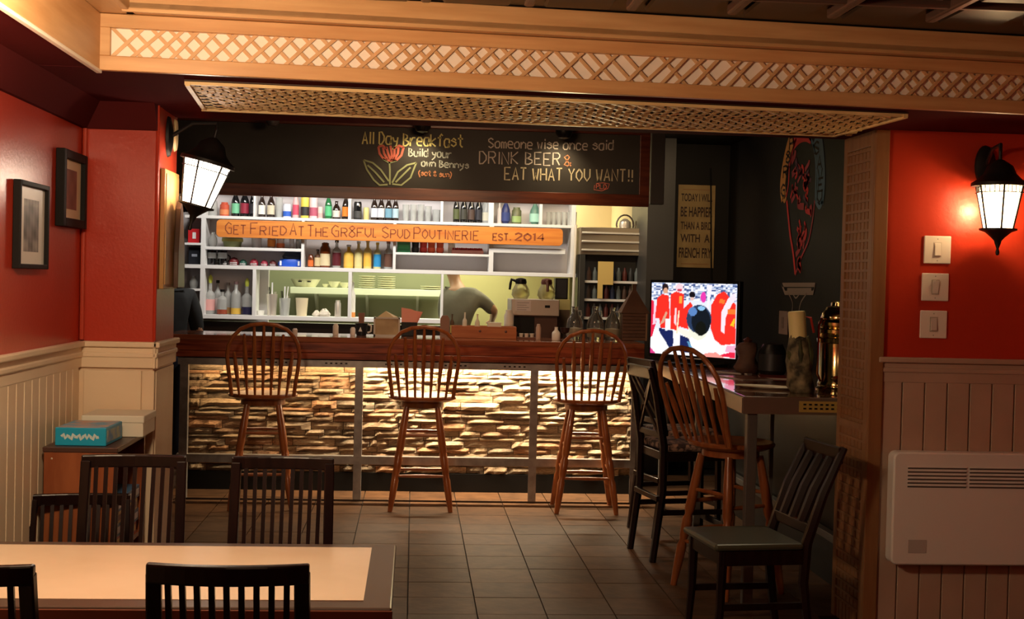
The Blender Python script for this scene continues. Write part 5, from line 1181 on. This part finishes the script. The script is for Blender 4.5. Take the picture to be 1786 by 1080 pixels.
# ---------------------------------------------------------------- mural on the dark right wall
mu = thing('wall_mural', 'round painted emblem in yellow, red and blue with a trailing tail on the dark wall', 'mural', (XD, 0, 0))
def MP(px, py): p = onX(px, py, XD); return Vector((-.004, p.y, p.z))
def mpath(pts, m, w, nm):
    P = [MP(*p) for p in pts]; S_ = []
    for i in range(len(P)-1):
        a_ = P[max(i-1, 0)]; b_ = P[i]; c_ = P[i+1]; d_ = P[min(i+2, len(P)-1)]
        for k_ in range(5):
            tt = k_/5; S_.append(.5*((2*b_)+(c_-a_)*tt+(2*a_-5*b_+4*c_-d_)*tt*tt+(3*b_-a_-3*c_+d_)*tt**3))
    S_.append(P[-1]); return MB().ribbon(S_, w, (-1, 0, 0)).build(nm, m, mu)
my = pbr('mural_yellow', (.85, .42, .10), .7); mr = pbr('mural_red', (.85, .05, .05), .7); mb_ = pbr('mural_blue', (.12, .24, .34), .7); mw = pbr('mural_white', (.36, .30, .25), .7); md = pbr('mural_dim_red', (.50, .06, .08), .7); mk = pbr('mural_black', (.012, .008, .006), .7)
mpath([(1368, 346), (1366, 322), (1370, 290), (1376, 262), (1384, 236)], my, .135, 'painted_band'); mpath([(1372, 344), (1376, 322), (1378, 290), (1384, 262), (1390, 240)], mr, .02, 'painted_band')
mpath([(1366, 345), (1369, 351), (1372, 344)], my, .03, 'painted_band')
mpath([(1430, 354), (1433, 320), (1432, 285), (1429, 255), (1424, 236)], mb_, .17, 'painted_band'); mpath([(1423, 350), (1424, 320), (1424, 285), (1420, 255), (1412, 238)], mb_, .03, 'painted_band'); mpath([(1423, 350), (1430, 362), (1436, 350)], mb_, .03, 'painted_band')
mpath([(1384, 252), (1395, 240), (1406, 236), (1416, 240)], mr, .09, 'painted_band')
def mletter(ch_, px, py, m, w=.10, h=.085, rot=0):
    c0_ = MP(px, py)
    for st in GL[ch_].split('/'):
        P = []
        for q in st.split():
            a_, b_ = (int(q[0])/4-.5)*w, ((int(q[1])-2)/6-.5)*h
            P.append(c0_+Vector((-.003, -a_*math.cos(rot), b_))+Vector((0, 0, a_*math.sin(rot))))
        MB().ribbon(P, .016, (-1, 0, 0)).build('painted_letter', m, mu)
for c_, x_, y_ in (('G', 1367, 332), ('R', 1371, 300), ('8', 1376, 274), ('F', 1382, 250)): mletter(c_, x_, y_, mk)
for c_, x_, y_ in (('S', 1426, 258), ('A', 1431, 283), ('V', 1432, 305), ('E', 1433, 322), ('U', 1431, 342)): mletter(c_, x_, y_, mk)
mpath([(1373, 350), (1376, 380), (1379, 410), (1384, 440), (1388, 478)], mr, .035, 'painted_line')
mpath([(1422, 350), (1418, 385), (1411, 420), (1398, 450), (1388, 480)], md, .02, 'painted_line')
r = random.Random(21)
for i in range(26):
    x = r.uniform(1380, 1415); y = r.uniform(262, 362); mpath([(x, y), (x+r.uniform(-6, 6), y+r.uniform(4, 14)), (x+r.uniform(-8, 8), y+r.uniform(10, 24))], r.choice([mr, md, md, pbr('mural_violet', (.12, .04, .08), .7)]), r.uniform(.02, .05), 'painted_scribble')
for i in range(14):
    y = r.uniform(370, 455); x = 1396+r.uniform(-12, 12)*(480-y)/110; mpath([(x, y), (x+r.uniform(-5, 5), y+10), (x+r.uniform(-4, 4), y+22)], r.choice([mr, md]), r.uniform(.02, .045), 'painted_scribble')
for P in ([(1365, 497), (1423, 497), (1419, 511), (1370, 511), (1365, 497)], [(1374, 505), (1416, 505)]): MB().ribbon([MP(*p) for p in P], .030 if len(P) > 2 else .02, (-1, 0, 0)).build('painted_tray', mw, mu)
for P in ([(1376, 512), (1383, 528), (1382, 545)], [(1384, 513), (1389, 520), (1395, 513)], [(1408, 512), (1398, 527), (1394, 545)]): mpath(P, mw, .012, 'painted_line')
c = MP(1368, 563); t = thing('outlet_plate', 'tall pale plate on the dark wall behind the candle', 'plate', (XD-.001, c.y, c.z)); MB().box((-.012, -.10, -.085), (0, .10, .085)).build('plate', F(.34, .24, .20), t, bevel=.003); MB().box((-.016, -.03, -.04), (-.012, .03, .04)).build('socket', F(.25, .18, .15), t)
# ---------------------------------------------------------------- side counter things
cx_ = onY(1397, 690, 6.62).x
cd_ = thing('bark_candle', 'leaning yellow pillar candle in a mossy bark holder on the side counter', 'candle', (cx_, 6.62, PT+.001))
r = random.Random(8); mb = MB(); mb.lathe([(.060, 0), (.068, .03), (.060, .10), (.066, .16), (.062, .22), (.050, .27), (.046, .29), (0, .26)], seg=16)
mb.v = [(x*(1+r.uniform(-.14, .14))-.10*z*.7, y*(1+r.uniform(-.14, .14)), z*(1+r.uniform(-.03, .03))) for x, y, z in mb.v]; mb.build('holder', bark, cd_, smooth=2)
Mc = Matrix.Translation((-.012, 0, .15)) @ Matrix.Rotation(-.09, 4, 'Y')
MB().lathe([(.044, 0), (.045, .26), (.040, .268), (.01, .262), (0, .262)], seg=20, M=Mc).build('candle', wax, cd_, smooth=True)
for i in range(6):
    a_ = i*1.05+.3; MB().tube([(.05*math.cos(a_)-.005, .05*math.sin(a_), .14), (.062*math.cos(a_)-.012, .062*math.sin(a_), .20), (.05*math.cos(a_)-.018, .05*math.sin(a_), .25+.02*(i % 3))], [.012, .016, .006], 6).build('moss_leaf', pbr('moss', (.09, .09, .03), .8, col2=(.03, .03, .015), scale=20), cd_, smooth=True)
ux = onY(1461, 690, 6.78).x
ur = thing('brass_urn', 'shiny brass drinks urn with stacked rings, half hidden by the lattice post', 'urn', (ux, 6.78, PT+.001))
MB().lathe([(.118, 0), (.120, .012), (.108, .022), (.110, .04), (.104, .05), (.104, .25)], seg=32).build('body', brass, ur, smooth=True)
MB().lathe([(.104, .25), (.116, .255), (.118, .275), (.106, .285), (.108, .30), (.114, .305), (.114, .322), (.102, .335)], seg=32).build('ring', brass, ur, smooth=True)
MB().lathe([(.102, .335), (.112, .345), (.112, .36), (.098, .375), (.10, .385), (.092, .41), (.078, .425)], seg=32).build('ring', brass, ur, smooth=True)
MB().lathe([(.078, .425), (.07, .44), (.05, .447), (.048, .465), (.03, .475), (0, .477)], seg=28).build('lid', brass, ur, smooth=True)
MB().tube([(-.105, -.03, .05), (-.125, -.04, .09), (-.125, -.04, .34), (-.105, -.03, .38)], .006, 6).build('edge_glint', pbr('copper_glint', (.60, .20, .08), .2, 1), ur, smooth=True)  # orange reflection along the urn's edge, shaped as a thin copper tube
MB().lathe([(.012, 0), (.012, .05), (.018, .055), (0, .06)], seg=10, M=Matrix.Translation((-.06, -.09, .07)) @ Matrix.Rotation(PI/2, 4, 'X')).build('tap', brass, ur, smooth=True)
o = MB().tube([(ux-.19, 6.9, PT+.003), (ux-.20, 6.9, PT+.30), (ux-.17, 6.9, PT+.39), (ux-.12, 6.9, PT+.38), (ux-.10, 6.9, PT+.30)], .007, 6).build('red_cord', F(.45, .03, .02), smooth=True); tag(o, 'red cord looping between candle and brass urn', 'cord')
p = onZ(1335, 678, PT)
t = thing('oval_tray', 'long pale glossy tray lying on the side counter', 'tray', (p.x, p.y, PT+.001), -.5)
MB().lathe([(.12, 0), (.15, .012), (.145, .014), (.115, .004), (0, .004)], seg=28, M=Matrix.Diagonal((1.15, .55, 1, 1))).build('tray', F(.62, .52, .36, ), t, smooth=True)
MB().lathe([(.05, .004), (.055, .008), (0, .010)], seg=16).build('napkin', F(.5, .42, .3), t)
p = onZ(1300, 660, PT)
for i, (dx, dy, a_, cc, lab) in enumerate([(0, 0, .3, (.16, .07, .05), 'dark glossy magazine near the edge of the side counter'), (.22, .12, -.2, (.20, .03, .02), 'red-brown leaflet beside the magazine'), (.1, .5, .6, (.10, .08, .07), 'dark leaflet in front of the television')]):
    t = thing('magazine', lab, 'magazine', (p.x+dx, p.y+dy, PT+.001), a_, 'papers on the side counter')
    MB().box((-.10, -.14, 0), (.10, .14, .004)).build('pages', F(.5, .45, .4), t)
    MB().box((-.101, -.141, .004), (.101, .141, .0055)).build('cover', pbr('mag%d' % i, cc, .12, col2=tuple(x*2.2+.02 for x in cc), scale=22), t)
c = onY(1303, 640, 8.0); t = thing('log_ornament', 'rough brown wooden ornament beside the television', 'ornament', (c.x, 8.0, PT+.001))
mb = MB(); mb.lathe([(.06, 0), (.075, .04), (.055, .10), (.07, .15), (.05, .19), (0, .20)], seg=12); r = random.Random(4); mb.v = [(x*(1+r.uniform(-.2, .2)), y*(1+r.uniform(-.2, .2)), z) for x, y, z in mb.v]; mb.build('log', pbr('rough_log', (.10, .05, .03), .7, col2=(.05, .02, .015), scale=9, bump=.6), t, smooth=2)
MB().lathe([(.02, .19), (.03, .21), (0, .23)], seg=8).build('knob', F(.09, .03, .02), t, smooth=True)
c = onY(1347, 640, 7.9); t = thing('black_speaker', 'black rounded speaker behind the bark candle', 'speaker', (c.x, 7.9, PT+.001))
MB().lathe([(.07, 0), (.085, .03), (.085, .14), (.06, .19), (0, .20)], seg=20).build('case', black, t, smooth=True); MB().lathe([(.087, .03), (.087, .13)], seg=20).build('grille', F(.02, .02, .02), t, smooth=True)
# ================================================================ PEOPLE
def skinned(name, V, E, Rr, m, parent, sub=2):
    me = bpy.data.meshes.new(name); me.from_pydata([tuple(v) for v in V], E, []); me.materials.append(m)
    o = bpy.data.objects.new(name, me); COL.objects.link(o); o.parent = parent
    o.modifiers.new('skin', 'SKIN'); 
    if not me.skin_vertices: me.skin_vertices.new() if hasattr(me.skin_vertices, 'new') else None
    for i, r_ in enumerate(Rr):
        try: me.skin_vertices[0].data[i].radius = (r_, r_) if not isinstance(r_, tuple) else r_
        except Exception: pass
    try: me.skin_vertices[0].data[0].use_root = True
    except Exception: pass
    s_ = o.modifiers.new('sub', 'SUBSURF'); s_.levels = sub; s_.render_levels = sub
    for p_ in me.polygons: p_.use_smooth = True
    o.modifiers['skin'].use_smooth_shade = True
    return o
def person(label, loc, rz, J, shirtm, trousm, hairM, sleeve=.75, extra=None):
    """J: dict of joints in local coordinates, person faces +Y"""
    t = thing('person', label, 'person', loc, rz)
    V = []; E = []; Rr = []; ix = {}
    def add(k, p, r_, par=None):
        ix[k] = len(V); V.append(Vector(p)); Rr.append(r_)
        if par: E.append((ix[par], ix[k]))
    add('pel', J['pel'], (.15, .11)); add('waist', J['waist'], (.135, .10), 'pel'); add('chest', J['chest'], (.16, .11), 'waist'); add('neckb', J['neckb'], (.075, .07), 'chest')
    add('neck', J['neck'], .055, 'neckb'); add('jaw', J['jaw'], (.062, .075), 'neck'); add('head', J['head'], (.078, .095), 'jaw'); add('crown', J['crown'], (.062, .075), 'head')
    for s in 'LR':
        add('sh'+s, J['sh'+s], .058, 'chest'); add('el'+s, J['el'+s], .042, 'sh'+s); add('wr'+s, J['wr'+s], .028, 'el'+s)
        w_ = Vector(J['wr'+s]); d = (w_-Vector(J['el'+s])).normalized(); add('pa'+s, w_+d*.07, (.030, .024), 'wr'+s)
        side = d.cross(Vector((0, 0, 1))); side = side.normalized() if side.length > .1 else Vector((1, 0, 0))
        for k_, (o_, l_) in enumerate(((-.026, .070), (-.009, .080), (.009, .076), (.026, .060))):
            add('f%s%d' % (s, k_), w_+d*.105+side*o_, .009, 'pa'+s); add('g%s%d' % (s, k_), w_+d*(.105+l_*.5)+side*o_*1.1+Vector((0, 0, -.006)), .008, 'f%s%d' % (s, k_)); add('h%s%d' % (s, k_), w_+d*(.10+l_)+side*o_*1.1+Vector((0, 0, -.020)), .007, 'g%s%d' % (s, k_))
        add('t1'+s, w_+d*.045-side*.036, .010, 'pa'+s); add('t2'+s, w_+d*.085-side*.050, .008, 't1'+s)
        add('hip'+s, J['hip'+s], .090, 'pel'); add('kn'+s, J['kn'+s], .058, 'hip'+s); add('an'+s, J['an'+s], .040, 'kn'+s); a_ = Vector(J['an'+s]); add('toe'+s, a_+Vector((0, .17, -.05)), .035, 'an'+s)
    skinned('body', V, E, Rr, skin, t)
    def cloth(nm, keys, rad, m):
        ks = {k: i for i, k in enumerate(keys)}
        vs = [V[ix[k]] if not isinstance(keys[k], Vector) else keys[k] for k in keys]
        return ks, vs
    # shirt
    def lerp(a, b, f): return Vector(J[a]).lerp(Vector(J[b]), f)
    SV = [Vector(J['waist']).lerp(Vector(J['pel']), .5), Vector(J['waist']), Vector(J['chest']), Vector(J['neckb'])-Vector((0, 0, .01)), Vector(J['shL']), lerp('shL', 'elL', .6), lerp('elL', 'wrL', sleeve-.6) if sleeve > .6 else lerp('shL', 'elL', sleeve), Vector(J['shR']), lerp('shR', 'elR', .6), lerp('elR', 'wrR', sleeve-.6) if sleeve > .6 else lerp('shR', 'elR', sleeve)]
    skinned('shirt', SV, [(0, 1), (1, 2), (2, 3), (2, 4), (4, 5), (5, 6), (2, 7), (7, 8), (8, 9)], [(.19, .15), (.175, .14), (.215, .17), (.10, .095), .078, .064, .056, .078, .064, .056], shirtm, t)
    TV_ = [Vector(J['pel'])+Vector((0, 0, .04)), Vector(J['hipL']), Vector(J['knL']), Vector(J['anL'])+Vector((0, 0, .03)), Vector(J['hipR']), Vector(J['knR']), Vector(J['anR'])+Vector((0, 0, .03))]
    skinned('trousers', TV_, [(0, 1), (1, 2), (2, 3), (0, 4), (4, 5), (5, 6)], [(.165, .13), .11, .075, .06, .11, .075, .06], trousm, t)
    h = Vector(J['head']); up = (Vector(J['crown'])-Vector(J['jaw'])).normalized()
    Mh = Matrix.Translation(h) @ up.to_track_quat('Z', 'Y').to_matrix().to_4x4()
    MB().lathe([(.088, -.02), (.098, .03), (.090, .075), (.06, .11), (0, .125)], c=(0, 0, 0), seg=18, M=Mh @ Matrix.Translation((0, -.014, 0)) @ Matrix.Diagonal((.95, 1.12, 1, 1))).build('hair', hairM, t, smooth=True)
    for s in (-1, 1):
        MB().lathe([(0, -.006), (.010, 0), (0, .006)], seg=8, M=Mh @ Matrix.Translation((s*.032, .088, -.005))).build('eye', F(.7, .68, .65), t, smooth=True)
        MB().lathe([(0, -.03), (.010, -.01), (.014, .012), (0, .03)], seg=8, M=Mh @ Matrix.Translation((s*.084, .0, -.01))).build('ear', skin, t, smooth=True)
    MB().lathe([(.016, -.03), (.012, -.01), (.006, .02), (0, .025)], seg=8, M=Mh @ Matrix.Translation((0, .098, -.02))).build('nose', skin, t, smooth=True)
    MB().box((-.022, .084, -.062), (.022, .094, -.052), M=Mh).build('mouth', F(.35, .10, .08), t)
    return t
J1 = dict(pel=(0, 0, .95), waist=(0, 0, 1.10), chest=(0, 0, 1.32), neckb=(0, 0, 1.45), neck=(0, .01, 1.50), jaw=(0, .03, 1.57), head=(0, .02, 1.64), crown=(0, .01, 1.71),
          shL=(-.185, 0, 1.40), elL=(-.25, .03, 1.12), wrL=(-.20, .22, 1.0), shR=(.185, 0, 1.40), elR=(.26, .0, 1.13), wrR=(.22, .20, 1.02),
          hipL=(-.095, 0, .90), knL=(-.10, .01, .50), anL=(-.10, 0, .09), hipR=(.095, 0, .90), knR=(.10, .01, .50), anR=(.10, 0, .09))
person('person in black top behind the left end of the bar, beside the red pillar', (-1.93, 10.42, 0), .25, J1, blackcloth, F(.02, .02, .03), hairm)
J2 = dict(pel=(-.03, 0, .97), waist=(-.02, .0, 1.13), chest=(.01, .04, 1.36), neckb=(.0, .09, 1.50), neck=(-.03, .13, 1.56), jaw=(-.05, .17, 1.62), head=(-.06, .17, 1.70), crown=(-.06, .16, 1.77),
          shL=(-.11, .05, 1.44), elL=(-.14, .16, 1.20), wrL=(-.10, .34, 1.19), shR=(.19, .05, 1.43), elR=(.345, .08, 1.31), wrR=(.32, .24, 1.22),
          hipL=(-.11, 0, .92), knL=(-.11, .02, .50), anL=(-.11, 0, .09), hipR=(.07, 0, .92), knR=(.08, .02, .50), anR=(.08, 0, .09))
t = person('person in grey top leaning over the kitchen counter behind the shelving', (.40, 12.10, 0), -.1, J2, greycloth, F(.03, .03, .035), pbr('fair_cap_hair', (.40, .24, .12), .6), sleeve=.9)
